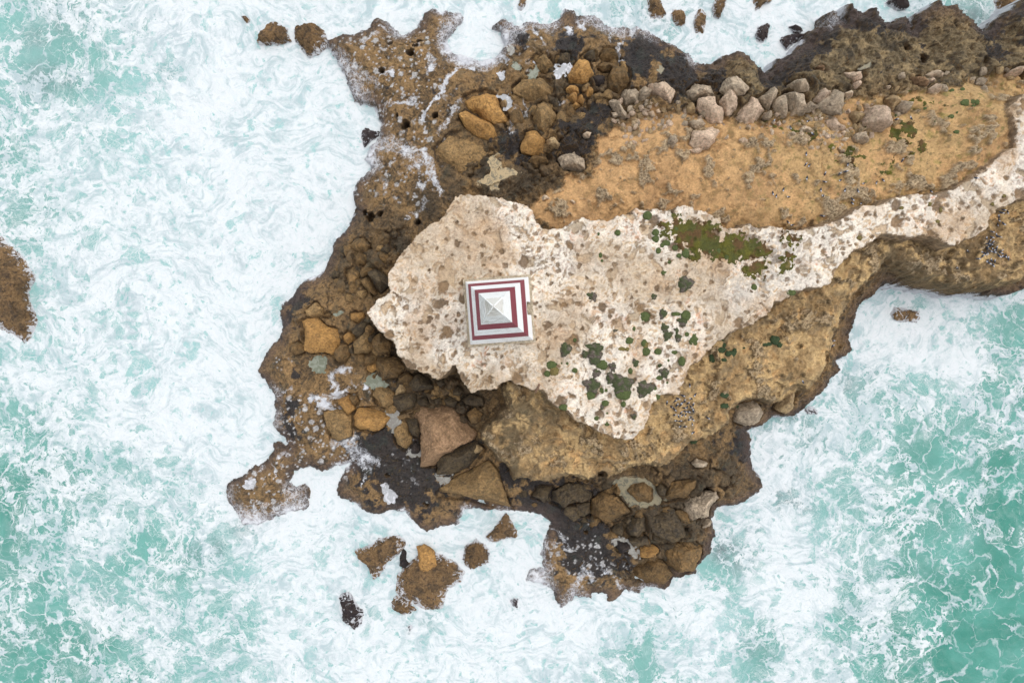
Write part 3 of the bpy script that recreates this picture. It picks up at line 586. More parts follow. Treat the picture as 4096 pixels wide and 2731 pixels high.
 (O4,[(540,590),(630,545),(670,560),(640,605)],'rust',.8,'brown flat stone stranded on the dark northern shelf'),
 (O4,[(435,1090),(470,1065),(545,1105),(510,1125),(450,1115)],'pale',.5,'pale flaky stone on mossy sand left of split pink boulder'),
 (O4,[(775,1205),(820,1170),(865,1175),(830,1205)],'pale',.4,'long pale stone below the split pink boulder'),
 (O4,[(510,1250),(550,1240),(560,1265),(520,1270)],'pale',.3,'oval pale stone lying on the mossy sand'),
 (O4,[(780,1285),(810,1270),(830,1300),(790,1308)],'pale',.35,'pale stone on a dark moss tuft'),
 (O4,[(1170,735),(1195,725),(1220,750),(1195,770)],'pale',.45,'pale pink stone alone on grey crust right of the row'),
 (O4,[(135,970),(180,945),(210,980),(190,1015),(145,1010)],'greypink',.6,'grey stone under the angular grey boulder'),
 (O4,[(215,975),(240,955),(265,975),(240,1000)],'pink',.4,'round pink stone under the grey filling stone'),
 (O4,[(235,1050),(265,1030),(285,1060),(260,1075)],'pink',.4,'pale pink stone just below the stone row'),
 (O4,[(600,1015),(625,1000),(640,1020),(615,1035)],'pale',.3,'pale cube like stone between the row and the moss'),
 (O4,[(360,1130),(385,1120),(410,1155),(385,1155)],'pale',.3,'pale sliver of stone next to a moss tuft'),
 (O4,[(830,945),(860,930),(880,960),(850,970)],'pink',.4,'small pink stone left above the rounded grey tan boulder'),
 (O4,[(790,1130),(815,1115),(835,1125),(810,1160)],'pale',.3,'white triangular stone right under the split pink boulder'),
 (O5,[(890,720),(930,610),(990,520),(1050,530),(1040,640),(1000,740),(960,755)],'tan',1.3,'long upright tan rock on the eastern shore'),
 (O5,[(510,800),(560,690),(640,650),(760,670),(790,740),(740,830),(620,860),(530,840)],'greypink',1.4,'rough grey brown boulder at the head of the eastern cove'),
 ((1300,700),[(1840,190),(1870,165),(1930,190),(1930,220),(1860,215)],'pale',.4,'pale grey broken stone in the sandy pocket by the plateau'),
 ((1300,700),[(2095,220),(2115,205),(2145,235),(2130,255)],'pale',.35,'pale oblong stone in the sandy pocket by the plateau'),
 ((1300,700),[(1865,290),(1940,265),(1960,280),(1890,305)],'tan',.3,'thin tan slab leaning in the sandy pocket by the plateau'),
]

H0 = Hh.copy()                                # ground level before the gaps, boulders sit on this
moat = np.zeros(SH, np.float32)
for org, pts, m, h, lab in BOULD:
    q = pts if org is None else K(org[0], org[1], pts)
    g = ground(sum(p[0] for p in q) / len(q), sum(p[1] for p in q) / len(q))
    poly = W(q, g[2] + 0.2 * h); lo = poly.min(0) - 1.0; hi = poly.max(0) + 1.0
    i0, i1 = np.searchsorted(gx, [lo[0], hi[0]]); j0, j1 = np.searchsorted(gy, [lo[1], hi[1]])
    sl_ = (slice(j0, j1), slice(i0, i1))
    d = sdf(poly, X[sl_], Y[sl_]) + 0.12 * f3[sl_]
    moat[sl_] = np.maximum(moat[sl_], sm(-0.34, -0.02, d) * min(0.62, 0.25 + 0.28 * h))
Hh = Hh - moat * (1 - 0.65 * sand_m) * (1 - cap_m) * (Hh > 0.3)
Hh = np.maximum(Hh, np.minimum(H0, 0.12))

# ------------------------------------------------------------------ terrain colours (what each rock, sand, crust is; blow-holes get painted shade)
ochre, brown, dark, black = A(160,129,87), A(126,102,70), A(80,70,55), A(46,44,46)
olive = A(112,96,66); purple = A(88,72,64); rust = A(158,122,84)
n_a = fbm(wx, wy, 0.33, 5, 111); n_b = fbm(X, Y, 1.5, 5, 121); n_c = fbm(wx, wy, 0.8, 5, 131)
C = np.empty(SH + (3,), np.float32); C[:] = ochre
C = mixc(C, brown, sm(-0.10, 0.28, n_a + 0.35 * n_b))
C = mixc(C, rust, 0.5 * sm(0.15, 0.4, n_c))
pk = sm(0.12, 0.30, fbm(X, Y, 2.8, 4, 137) + 0.3 * n_a); C = mixc(C, A(72,62,50), pk * 0.75)
C = mixc(C, dark, sm(0.04, 0.34, n_c * 0.8 + 0.5 * n_b + 0.25 * crack + 0.2 * crackb) * 0.9)
C = mixc(C, A(178,142,96), 0.6 * sm(0.2, 0.5, rg2 * 0.5 + n_b * 0.6))
rubc = np.where((RI < 0.35)[..., None], A(96,84,64), np.where((RI < 0.7)[..., None], A(134,108,74), A(164,130,84)))
C = C + (rubc - C) * (rubm * 0.6)[..., None]
C = mixc(C, A(78,68,56), rubm * gapA * 0.6)
def blobs(lst, z=1.5):
    o = np.zeros(SH, np.float32)
    for px, py, r, s in lst:
        bx, by = P(px, py, z); rr = r * (CAM_Z - z) / F_PX
        o = np.maximum(o, s * np.exp(-(((X - bx) ** 2 + (Y - by) ** 2) / (rr * rr))))
    return o
BL = blobs([(1500,1830,120,1.0),(1620,1900,150,1.1),(1700,1830,110,.9),(1790,1790,90,1.0),(1560,1780,90,.8),(1450,1850,60,.7),(2050,1880,70,.9),(2180,2010,100,1.0),(2280,2080,100,1.0),
 (2330,2160,110,1.1),(2380,2230,90,1.0),(2290,2250,60,.8),(2480,2260,60,.7),(2330,1990,70,.8),(2570,200,80,1.0),(2540,270,60,1.0),(2700,330,110,.9),(2830,340,60,.8),(2760,380,60,.6),(2480,300,50,.7),
 (2280,190,60,.9),(2060,150,60,.7),(2320,560,70,.9),(2280,620,70,.9),(2380,480,60,.8),(2040,600,60,.8),(2100,640,60,.6),(2260,530,40,.7),
 (3070,330,60,1.0),(3140,290,60,1.0),(3220,200,60,1.0),(3290,130,50,1.1),(3400,95,60,1.1),(3470,110,50,1.0),(3560,120,50,.9),(3620,130,50,.9),(3900,160,50,1.0),(4000,90,50,1.0),(4080,60,50,1.0),(4040,220,60,.7),
 (3890,260,40,.9),(1165,1630,40,.8),(1180,1500,30,.6),(1130,1270,50,.6),(1180,1190,60,.6),(2960,1770,50,1.0),(2990,1830,40,.9),(2960,1740,40,.8),(1290,1380,40,.5),(1160,1720,60,.6),(1900,1990,50,.8)])
DK = blobs([(2600,2050,200,.8),(2750,1980,180,.7),(2450,2020,150,.8),(2800,2150,140,.7),(2650,2200,150,.6),(1700,1560,150,.6),(1850,1620,120,.8),(1650,1420,90,.7),(1480,1050,140,.5),(1600,950,90,.7),(1700,830,80,.7),
 (2200,420,160,.4),(2400,250,120,.4),(1900,700,160,.7),(2100,740,110,.7),(2350,360,100,.6),(2900,1850,140,.5),(1450,1330,80,.5)], 1.8)
GR = blobs([(3200,300,180,.9),(3400,220,200,1.0),(3600,200,200,1.0),(3800,260,200,1.0),(4000,200,200,1.0),(3000,350,150,.8),(3350,340,120,.8),(4150,200,250,1.0),(2800,400,100,.6),(3700,330,120,.8),(3900,380,80,.7),(2560,430,60,.5)], 3.5)
C = mixc(C, dark, np.clip(DK * 1.3 * sm(-0.45, 0.15, n_a + 0.5 * n_b + 0.1), 0, 0.9))
gr_rock = mixc(np.broadcast_to(A(132,116,88), SH + (3,)).copy(), A(84,75,60), sm(-0.05, 0.3, n_a + 0.6 * n_b))
gr_rock = mixc(gr_rock, A(168,146,108), sm(0.1, 0.45, n_c + 0.3 * rg2))
C = mixc(C, gr_rock, np.clip(GR * 1.3, 0, 1))
blm = sm(0.30, 0.42, BL + 0.45 * n_c + 0.62 * n_b)
C = mixc(C, black, blm * 0.93)
C = mixc(C, A(64,74,66), 0.35 * sm(0.2, 0.4, fbm(X, Y, 0.7, 3, 141)) * (1 - np.clip(GR, 0, 1)))
C = C * np.array([0.86, 0.85, 0.84])
fringe = (1 - sm(0.25, 1.5, d_land2 + 0.6 * n_c)) * (d_plat < 0)
C = mixc(C, purple, fringe * 0.7); C = mixc(C, black, (1 - sm(-0.1, 0.5, d_land2 + 0.5 * n_b)) * 0.7)
wet = np.clip(0.55 - 0.12 * (base - 1.5), 0.0, 0.6) + 0.3 * fringe + 0.25 * blm
# sand
sc = mixc(np.broadcast_to(A(206,164,114), SH + (3,)).copy(), A(176,138,96), sm(-0.2, 0.3, f1 + 0.4 * n_b))
rt = np.clip(sm(14.0, 30.0, X) + 0.5 * sm(18.0, 24.0, Y), 0, 1)
lit = sm(0.16, 0.40, fbm(X, Y, 3.2, 4, 211) + 0.45 * n_b)
sc = mixc(sc, A(194,162,112), rt * 0.75 * sm(-0.35, 0.2, n_a + 0.5 * n_b))
sc = mixc(sc, A(158,124,84), 0.7 * sm(0.05, 0.3, n_c + 0.25 * n_b)); sc = mixc(sc, A(142,120,84), lit * (0.55 + 0.40 * rt)); sc = mixc(sc, A(138,132,66), 0.5 * rt * sm(0.15, 0.4, fbm(X, Y, 1.1, 5, 215) + 0.3 * lit - 0.05))
sc = mixc(sc, A(150,124,78), 0.55 * sm(0.1, 0.45, n_c + 0.7 * n_b) * (0.4 + 0.6 * rt))
crc = mixc(np.broadcast_to(A(164,142,112), SH + (3,)).copy(), A(116,101,82), sm(-0.1, 0.3, n_b + 0.4 * spk))
crc = mixc(crc, A(206,184,150), 0.8 * sm(0.2, 0.6, spk))
sc = mixc(sc, crc, crust * 0.9)
C = mixc(C, sc, sand_m); wet = wet * (1 - sand_m)
# tan slope
tc = mixc(np.broadcast_to(A(204,172,122), SH + (3,)).copy(), A(174,148,108), sm(-0.2, 0.3, n_a + 0.5 * n_b))
tc = mixc(tc, A(214,168,112), 0.7 * sm(0.05, 0.4, n_c))
tc = mixc(tc, A(156,124,82), 0.6 * sm(0.0, 0.25, n_a + 0.3 * n_b)); tc = mixc(tc, A(146,126,96), 0.65 * sm(0.10, 0.4, n_b + 0.35 * np.sin(tan_z * 7.5 + 6 * f2)))
SWT = blobs([(2020,1760,110,.9),(2100,1640,90,.8),(2150,1600,70,.7),(2050,1850,80,.8),(2200,1640,60,.6)], 5)
tc = mixc(tc, A(112,98,74), np.clip(SWT * sm(-0.2, 0.15, n_c + 0.4 * n_b + 0.08) * 1.25, 0, 0.92))
ARM = blobs([(3600,1050,180,.9),(3800,1090,180,.9),(3450,1080,100,.6),(3950,1120,120,.6),(3700,1000,100,.7)], 6)
tc = mixc(tc, A(116,98,72), np.clip(1.2 * ARM * sm(-0.12, 0.12, n_c + 0.5 * n_b + 0.05), 0, 0.88))
crt = mixc(crc, A(196,174,142), 0.35 * np.ones(SH, np.float32))
tc = mixc(tc, crt, crust_tan * 0.85)
lower = 1 - sm(0.0, 0.6, d_tan2)
tc = mixc(tc, A(150,130,100), lower * 0.6)
tm = sm(-0.25, 0.1, d_tan2)
C = mixc(C, tc, tm); wet = wet * (1 - tm)
# limestone cap
pc = np.broadcast_to(A(226,201,170), SH + (3,)).copy()
p_a = fbm(wx, wy, 0.30, 6, 151); p_b = fbm(wx, wy, 0.22, 6, 161); p_c = fbm(X, Y, 2.2, 5, 171); p_d = fbm(wx, wy, 0.6, 6, 181); p_e = fbm(wx + 3 * p_b, wy, 1.1, 6, 185)
pc = mixc(pc, A(242,228,210), sm(0.02, 0.34, fbm(wx, wy, 0.5, 6, 187) + 0.25 * p_c + 0.22 * sm(-6, -13, Y)) * 0.9)
pc = mixc(pc, A(232,196,166), 0.8 * sm(0.06, 0.24, p_a + 0.12 * p_c))
pc = mixc(pc, A(206,194,184), 0.85 * sm(0.04, 0.22, p_b + 0.15 * p_c + 0.07))
pc = mixc(pc, A(212,176,132), 0.75 * sm(0.14, 0.28, p_d + 0.1 * p_c))
pc = mixc(pc, A(222,168,140), 0.75 * sm(0.30, 0.42, fbm(wx, wy, 0.45, 5, 191)))
pc = mixc(pc, A(160,144,128), 0.7 * sm(0.20, 0.30, p_e)); pc = mixc(pc, A(176,144,106), 0.7 * sm(0.22, 0.32, fbm(wx + 2 * p_a, wy, 1.7, 6, 189)))
pc = mixc(pc, A(190,160,122), 0.65 * sm(0.14, 0.30, p_c * 0.6 - 0.35 * rg2))
pc = mixc(pc, A(255,246,232), 0.8 * sm(0.20, 0.46, rg2 + 0.3 * p_c))
hr = sm(0.0, 0.5, hollow) * (1 - sm(0.5, 1.0, hollow)); pc = mixc(pc, np.where((p_b > 0)[..., None], A(176,154,122), A(196,164,124)), 0.72 * hollow); pc = mixc(pc, A(128,103,78), 0.65 * hr)
p_big = fbm(X, Y, 0.10, 4, 193); westy = sm(2, -14, X)
pc = mixc(pc, A(196,172,142), np.clip(0.7 * sm(-0.1, 0.25, p_big + 0.12 * p_c + 0.10 * westy), 0, 0.7))
pc = mixc(pc, A(204,170,134), 0.5 * sm(0.05, 0.3, fbm(wx, wy, 0.18, 5, 195)))
K1, K2, _ = worley(wx + 0.8 * f2, wy + 0.5 * f3, 0.13, 21); kr = (1 - sm(0.0, 0.018, K2 - K1)) * sm(-0.05, 0.15, fbm(X, Y, 0.3, 2, 197)); pc = mixc(pc, A(120,98,76), kr * 0.8)
pc = pc * np.array([0.975, 0.965, 0.94])
pitc = np.where(((IDp * 13.7) % 1.0)[..., None] < 0.5, A(146,118,86), A(124,102,78))
pc = mixc(pc, pitc, np.clip(pit1 * 0.92, 0, 1)); pc = mixc(pc, A(150,124,94), np.clip(pit2 * 0.78, 0, 1))
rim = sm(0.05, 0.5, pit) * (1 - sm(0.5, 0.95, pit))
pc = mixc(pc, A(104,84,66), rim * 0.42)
pc = mixc(pc, A(222,190,156), (1 - sm(0.05, 0.35, d_plat2)) * 0.4)
gm = blobs([(3080,990,110,1.0),(3000,950,90,.8),(3150,1010,60,.9),(2700,870,60,.7),(3050,1110,110,.8),(2950,1150,90,.7)], 9)    # silvery dry twiggy ground beside the moss
gz = np.clip(gm * sm(-0.25, 0.3, p_c + 0.3 * p_b + 0.1) * 0.85, 0, 0.8)
pc = mixc(pc, A(196,188,178), gz)
side = (1 - sm(-0.02, 0.12, d_plat2))
pc = mixc(pc, A(168,142,108), side * 0.9)
C = mixc(C, pc, sm(-0.14, 0.0, d_plat2)); wet = wet * (1 - sm(-0.14, 0.0, d_plat2))
C = mixc(C, A(40,38,36), hole_m * 0.6)  # blow-hole insides darkened in the colour, imitating the shade down in them
# sediment spots, thin foam and wash left by the waves on the low platform
spots_zone = blobs([(1450,200,130,1.0),(1600,250,150,1.0),(1650,380,150,1.0),(1550,450,120,.8),(1750,130,100,.8),(1200,1700,140,1.0),(1300,1750,120,1.0),(1350,1850,90,.8),(1050,1980,120,.9),(1150,1900,90,.9),(1500,700,120,.9),(1650,760,90,.9),
 (1700,560,100,.7),(2350,2250,120,.9),(2250,2200,90,.7),(2450,2300,100,.6),(2100,200,150,.5),(1650,1850,140,.45),(1400,1600,110,.6),(1720,2280,1,.0),(1130,1450,60,.5)], 1.5)
S1, S2, SI = worley(X + 0.25 * f3, Y + 0.25 * n_b, 0.95, 9); S3, S4, SJ = worley(X + 0.12 * f3, Y + 0.12 * n_b, 2.3, 10)
low = (d_plat < -0.2) & (d_tan < 0) & (d_sand < 0)
sp = np.maximum((1 - sm(0.22, 0.27, S1 / (0.3 + 0.9 * ((SI * 9.7) % 1)))) * (SI < 0.42), (1 - sm(0.22, 0.29, S3 / (0.5 + 0.7 * ((SJ * 9.7) % 1)))) * (SJ < 0.40))
sp = sp * sm(0.30, 0.6, spots_zone + 0.45 * n_c + 0.3 * n_b) * low
C = mixc(C, A(198,196,194), np.clip(sp * 0.85, 0, 1))
WASH = [  # polyline in photo pixels, half width px, strength
 (K(1000,1150,[(830,700),(760,700),(690,760),(700,860),(790,890),(720,950),(640,960),(540,930)]), 17, 1.1),(K(1000,1150,[(600,950),(680,1010),(760,1045)]), 17, 1.1),
 (K(1000,1150,[(960,835),(1030,820)]), 9, 1.0),(K(1000,1150,[(830,860),(850,900)]), 10, .9),
 (K(850,1700,[(1010,170),(1100,130),(1190,110),(1200,200),(1290,270),(1340,320),(1390,310)]), 22, .85),(K(850,1700,[(1190,220),(1280,360),(1330,390)]), 16, .7),(K(850,1700,[(1320,400),(1300,520)]), 5, .8),
 (K(900,0,[(2120,560),(1960,620),(1880,720),(1820,830),(1790,900),(1720,1010)]), 11, 1.15),(K(900,0,[(2010,900),(1950,1000),(1890,1090),(1850,1160)]), 17, .72),(K(900,0,[(1600,850),(1500,890),(1320,925)]), 12, .75),
 (K(900,0,[(1090,580),(1160,640),(1260,700)]), 32, .7),(K(900,0,[(1000,600),(950,500),(880,400)]), 8, .9),(K(900,0,[(1350,640),(1420,610)]), 9, .9),(K(900,0,[(1200,1240),(1400,1220),(1550,1300),(1660,1400)]), 38, .8),
 (K(900,0,[(1640,1340),(1700,1290),(1740,1390),(1790,1480),(1810,1567)]), 16, 1.0),(K(900,0,[(1740,500),(1800,560),(1760,600)]), 18, .9),(K(1300,700,[(930,0),(950,100),(985,190)]), 12, 1.1),(K(1300,700,[(830,60),(850,130)]), 18, .8),
 (K(1300,700,[(500,40),(520,100)]), 14, .6),(K(1300,700,[(740,360),(850,300),(870,220)]), 12, .7),
 (K(1900,0,[(240,460),(290,510)]), 14, 1.0),(K(1900,0,[(780,210),(800,280)]), 16, 1.1),(K(1900,0,[(880,200),(890,205)]), 18, 1.3),(K(1900,0,[(1240,340),(1230,440),(1225,520)]), 9, 1.0),(K(1900,0,[(1190,240),(1160,330)]), 8, .7),
 (K(1900,0,[(330,980),(420,1020),(330,1060),(300,1130),(330,1180)]), 14, .66),(K(1900,0,[(700,950),(800,900)]), 8, .8),(K(1900,0,[(410,890),(430,980)]), 7, .7),(K(1900,0,[(560,330),(570,400)]), 8, .9),
 (K(1900,0,[(520,230),(520,310)]), 8, .8),(K(900,0,[(1960,200),(2040,190),(2060,230)]), 18, 1.0),(K(900,0,[(1240,290),(1290,290),(1150,350)]), 16, .9),(K(900,0,[(1350,240),(1335,210)]), 10, .9),
 (K(1900,1750,[(880,1280),(930,1180),(960,1130),(1000,1210)]), 16, .95),(K(1900,1750,[(1100,1130),(1160,1180)]), 8, .9),(K(1900,1750,[(1240,1260),(1220,1320),(1280,1330)]), 11, .9),(K(1900,1750,[(600,770),(720,830),(800,960)]), 9, .6),
 (K(1900,1750,[(580,900),(700,940),(820,980)]), 7, .6),(K(1900,1750,[(820,1370),(870,1280),(900,1160)]), 13, .8),(K(1900,1750,[(1000,1030),(1100,1130)]), 9, .55),
 (K(850,1700,[(560,270),(620,290)]), 14, .9),(K(850,1700,[(340,390),(380,400)]), 11, .8),(K(850,1700,[(480,300),(490,450)]), 7, .8),(K(850,1700,[(330,680),(350,750),(280,760)]), 15, .85),(K(850,1700,[(210,800),(330,790),(480,830)]), 18, .9),
 (K(850,1700,[(640,640),(720,690),(800,720)]), 34, .62),(K(850,1700,[(720,430),(690,500)]), 16, 1.1),(K(850,1700,[(420,700),(440,760)]), 16, .8),
 (K(1000,1150,[(240,880),(330,870)]), 8, .7),(K(1000,1150,[(270,1340),(330,1330)]), 9, .8)]
wash = np.zeros(SH, np.float32)
for pts, hw, s in WASH:
    wp = W(pts, 1.5); r = hw * 67.5 / F_PX
    lo = wp.min(0) - 3 * r - 0.5; hi = wp.max(0) + 3 * r + 0.5
    i0, i1 = np.searchsorted(gx, [lo[0], hi[0]]); j0, j1 = np.searchsorted(gy, [lo[1], hi[1]])
    sl_ = (slice(j0, j1), slice(i0, i1))
    d = line_dist(wp, X[sl_] + 0.4 * f3[sl_] + 0.9 * f2[sl_], Y[sl_] + 0.4 * n_b[sl_] + 0.9 * n_c[sl_])
    wash[sl_] = np.maximum(wash[sl_], s * (0.82 + 0.5 * n_c[sl_] + 0.35 * n_b[sl_]) * (1 - sm(0.1, 1.7, d / r)))
Lc1, Lc2, _ = worley(wx + 0.3 * f3, wy + 0.3 * n_b, 1.9, 12); lace = 1 - sm(0.02, 0.28, Lc2 - Lc1)
shore_wash = blobs([(1860,235,80,.95),(1950,245,80,.95),(1795,180,60,.9),(1780,110,60,.7),(2020,160,60,.8),(1840,60,60,.7),(1400,560,150,.7),(1480,620,100,.8),(1380,250,90,.6),(1440,350,80,.7),(1000,2080,120,.8),(1150,2030,100,.8),(930,1990,60,.5),(2160,2320,90,.8),(2300,2400,80,.6),(1240,60,1,0),(2450,120,90,.7),(2380,90,70,.7),(2580,140,80,.5),
 (2080,110,100,.6),(2180,100,90,.6),(2750,260,50,.6),(1120,1560,60,.5),(1110,1680,60,.5),(1600,110,70,.6),(3300,110,50,.5),(2860,2080,50,.3)], 0.8) * (1 - sm(0.2, 2.6, d_land2))
creep = 0.75 * (1 - sm(-0.1, 1.1, d_land2 + 1.6 * n_a + 0.5)) * sm(-14, -10, -np.abs(X + 4) + 8 - 0.0 * Y)
foam_a = np.maximum.reduce([wash * 0.85, shore_wash * 0.95, creep, 0.9 * (1 - sm(-0.2, 0.15, d_land2 + 0.2 * n_b)) * (n_a > -0.25)]) * low
foam_a = np.clip(foam_a, 0, 1).astype(np.float32)
wet = np.clip(wet * (1 - foam_a), 0, 1)
RX, RY = X, Y

# ------------------------------------------------------------------ split the terrain into its named grounds
idx = np.arange(nx * ny, dtype=np.int32).reshape(ny, nx)
Q = np.stack([idx[:-1, :-1], idx[:-1, 1:], idx[1:, 1:], idx[1:, :-1]], -1)
fh = np.maximum.reduce([Hh[:-1, :-1], Hh[:-1, 1:], Hh[1:, 1:], Hh[1:, :-1]])
cls = np.zeros(SH, np.int8)
cls[d_sand2 > 0] = 1; cls[d_tan2 > -0.1] = 2; cls[d_plat2 > -0.12] = 3
fc = cls[:-1, :-1]
keep = fh > -1.2
V = np.stack([X.ravel(), Y.ravel(), Hh.ravel()], -1)
def submesh(name, sel, mat, label, dz=None):
    q = Q[sel]; used, inv = np.unique(q.ravel(), return_inverse=True)
    cr = C.reshape(-1, 3)[used]; ca = np.concatenate([cr, np.ones((len(cr), 1))], 1)
    v = V[used].copy()
    if dz is not None: v[:, 2] += dz.ravel()[used]
    o = mesh_np(name, v, inv.reshape(-1, 4), mat, {'Col': ('FLOAT_COLOR', ca), 'wet': ('FLOAT', wet.ravel()[used]), 'foam': ('FLOAT', foam_a.ravel()[used])})
    return o
for k, name, mat, lab in ((0,'rock_platform',M_ROCK,'low wet brown rock platform washed by the sea'),(1,'sandy_ground',M_SAND,'orange sandy ground with grey crust behind the plateau'),
                          (2,'rock_slope',M_SLOPE,'tan rock slope falling from the plateau to the sea'),(3,'limestone_plateau',M_PLAT,'pale pitted limestone plateau that carries the obelisk')):
    tag(submesh(name, keep & (fc == k), mat, lab), lab, 'ground', kind='structure')

# ------------------------------------------------------------------ moss: uncountable low growth
mo = np.full(SH, -9.0, np.float32)
for p in MOSS: mo = np.maximum(mo, up(sdf(W(p, 9.0), qx, qy)))
mo_thr = mo + 0.22 + 0.6 * n_b + 1.1 * p_c + 0.4 * n_c
for p in MOSS_SAND:
    g = ground(*np.mean(p, 0)); m2 = up(sdf(W(p, g[2]), qx, qy))
    mo_thr = np.maximum(mo_thr, m2 * 0.7 - 0.02 + 1.0 * n_b + 0.5 * n_c)
mz = 0.05 + 0.05 * fbm(X, Y, 5, 3, 201)
mh = np.where(mo_thr > 0.0, mz, -0.05).astype(np.float32)
msel = keep & ((mo_thr > 0.0)[:-1, :-1] | (mo_thr > 0.0)[1:, 1:] | (mo_thr > 0.0)[:-1, 1:] | (mo_thr > 0.0)[1:, :-1])
def mat_moss():
    g = N('moss'); pos = g.n('ShaderNodeNewGeometry').outputs['Position']
    n1 = g.noise(pos, 0.8, 5, 0.6); n2 = g.noise(pos, 9, 4, 0.7)
    c = g.mix(g.ramp(n1, 0.35, 0.62), A(104,100,24), A(84,86,32)); c = g.mix(g.ramp(g.noise(pos, 0.9, 5), 0.48, 0.62), c, A(104,76,40))
    g.set(g.b.inputs['Base Color'], g.mix(g.ramp(n2, 0.3, 0.75), g.vmath('SCALE', c, scale=0.62), g.vmath('SCALE', c, scale=1.15)))
    g.b.inputs['Roughness'].default_value = 0.95; g.set(g.b.inputs['Normal'], g.bump(n2, 0.9, 0.1)); return g.m
tag(submesh('moss', msel, mat_moss(), '', mh), 'olive green mossy growth spread on plateau top and sand', 'moss', kind='stuff')

# ------------------------------------------------------------------ sea
def mat_sea():
    g = N('sea_water'); pos = g.n('ShaderNodeNewGeometry').outputs['Position']
    dens = g.attr('dens'); shoal = g.attr('shoal'); deep = g.attr('deep')
    xy = g.vmath('MULTIPLY', pos, (1, 1, 0))
    w1 = g.vmath('SCALE', g.vmath('SUBTRACT', g.noise(xy, 0.16, 3, 0.5, color=True), (0.5, 0.5, 0.5)), scale=6.0)
    w2 = g.vmath('SCALE', g.vmath('SUBTRACT', g.noise(xy, 0.9, 3, 0.55, color=True), (0.5, 0.5, 0.5)), scale=1.7)
    w3 = g.vmath('SCALE', g.vmath('SUBTRACT', g.noise(xy, 3.5, 2, 0.5, color=True), (0.5, 0.5, 0.5)), scale=0.32)
    p1 = g.vmath('ADD', g.vmath('ADD', xy, w1), w2); p2 = g.vmath('ADD', p1, w3)
    ps = g.vmath('MULTIPLY', g.vmath('ADD', xy, g.vmath('SCALE', g.vmath('SUBTRACT', g.noise(xy, 0.10, 3, 0.5, color=True), (0.5, 0.5, 0.5)), scale=22.0)), (0.42, 1.25, 1.0))
    big = g.noise(p1, 0.14, 6, 0.58, 0.6); mid = g.noise(p1, 0.55, 5, 0.6, 0.8); fin = g.noise(p2, 2.6, 5, 0.65, 0.6)
    D = g.math('ADD', g.math('MULTIPLY_ADD', dens, 1.0, -0.27), g.math('ADD', g.math('MULTIPLY', g.math('SUBTRACT', big, 0.5), 0.95), g.math('MULTIPLY', g.math('SUBTRACT', mid, 0.5), 0.62)))
    va = g.voro(p2, 0.34); vb = g.voro(p2, 0.92); vc = g.voro(g.vmath('ADD', p2, w3), 2.2)
    def holes(v, top, gain, soft):                     # foam sheet pierced by rounded openings that shrink as foam gets denser
        rad = g.math('MULTIPLY', g.math('SUBTRACT', top, D), gain)
        return g.ramp(g.math('SUBTRACT', v, rad), -soft, soft)
    sheet = g.math('MULTIPLY', g.math('MULTIPLY', holes(va, 0.86, 0.82, 0.035), holes(vb, 0.97, 0.64, 0.05)), holes(vc, 0.86, 0.55, 0.09))
    gate = g.noise(p1, 0.8, 3, 0.5)
    def edges(vec, scale, lo, hi, amt):                # thin connected foam lines, thicker and thinner along their length
        v = g.voro(vec, scale, 'DISTANCE_TO_EDGE'); wd = g.ramp(gate, 0.38, 0.68, 0.012, 0.10)
        return g.math('MULTIPLY', g.ramp(g.math('DIVIDE', v, wd), 1.0, 0.2), g.math('MULTIPLY', g.ramp(D, lo, hi, 0.0, amt), g.ramp(gate, 0.32, 0.5, 0.35, 1.0)))
    def fil(scale, width, dist, lo, hi, amt, vec=p1):  # curling filaments
        n_ = g.noise(vec, scale, 4, 0.55, dist)
        return g.math('MULTIPLY', g.ramp(g.math('ABSOLUTE', g.math('SUBTRACT', n_, 0.5)), width, 0.0), g.ramp(D, lo, hi, 0.0, amt))
    lines = g.math('MAXIMUM', edges(p1, 0.33, -0.30, 0.15, 0.95), g.math('MAXIMUM', edges(p2, 0.85, -0.12, 0.30, 0.85), edges(p2, 2.1, 0.2, 0.5, 0.6)))
    lines = g.math('MAXIMUM', lines, g.math('MAXIMUM', fil(1.1, 0.035, 1.1, 0.05, 0.40, 0.7, p2), fil(2.7, 0.05, 0.9, 0.15, 0.55, 0.5, p2)))
    veil = g.math('MULTIPLY', g.ramp(g.noise(ps, 0.6, 6, 0.64, 0.8), 0.42, 0.68), g.ramp(D, -0.15, 0.7, 0.06, 0.66))
    foam = g.math('MAXIMUM', sheet, lines)
    foam = g.math('ADD', foam, g.math('MULTIPLY', veil, g.math('SUBTRACT', 1.0, foam)))
    foam = g.math('MULTIPLY', foam, g.ramp(fin, 0.25, 0.6, 0.74, 1.0))
    wc = g.mix(deep, A(158,200,196), A(66,138,122))
    wc = g.mix(g.ramp(g.noise(p1, 0.22, 4, 0.5), 0.35, 0.68), wc, g.mix(deep, A(136,188,182), A(92,160,146)))
    aer = g.ramp(dens, 0.45, 0.95)
    wc = g.mix(g.math('MULTIPLY', aer, 0.55), wc, A(172,212,212))
    wc = g.mix(g.math('MULTIPLY', shoal, g.ramp(mid, 0.3, 0.6, 0.45, 1.0)), wc, A(104,112,116))
    def rid(scale, dist, vec): return g.math('ABSOLUTE', g.math('SUBTRACT', g.noise(vec, scale, 5, 0.6, dist), 0.5))
    tone = g.math('SUBTRACT', g.math('ADD', g.math('MULTIPLY', g.noise(ps, 0.55, 6, 0.62, 0.8), 0.8), g.math('MULTIPLY', g.noise(p2, 1.6, 5, 0.65, 0.6), 0.25)), g.math('ADD', g.math('MULTIPLY', rid(0.45, 1.0, ps), 0.9), g.math('MULTIPLY', rid(1.5, 0.8, p2), 0.4)))
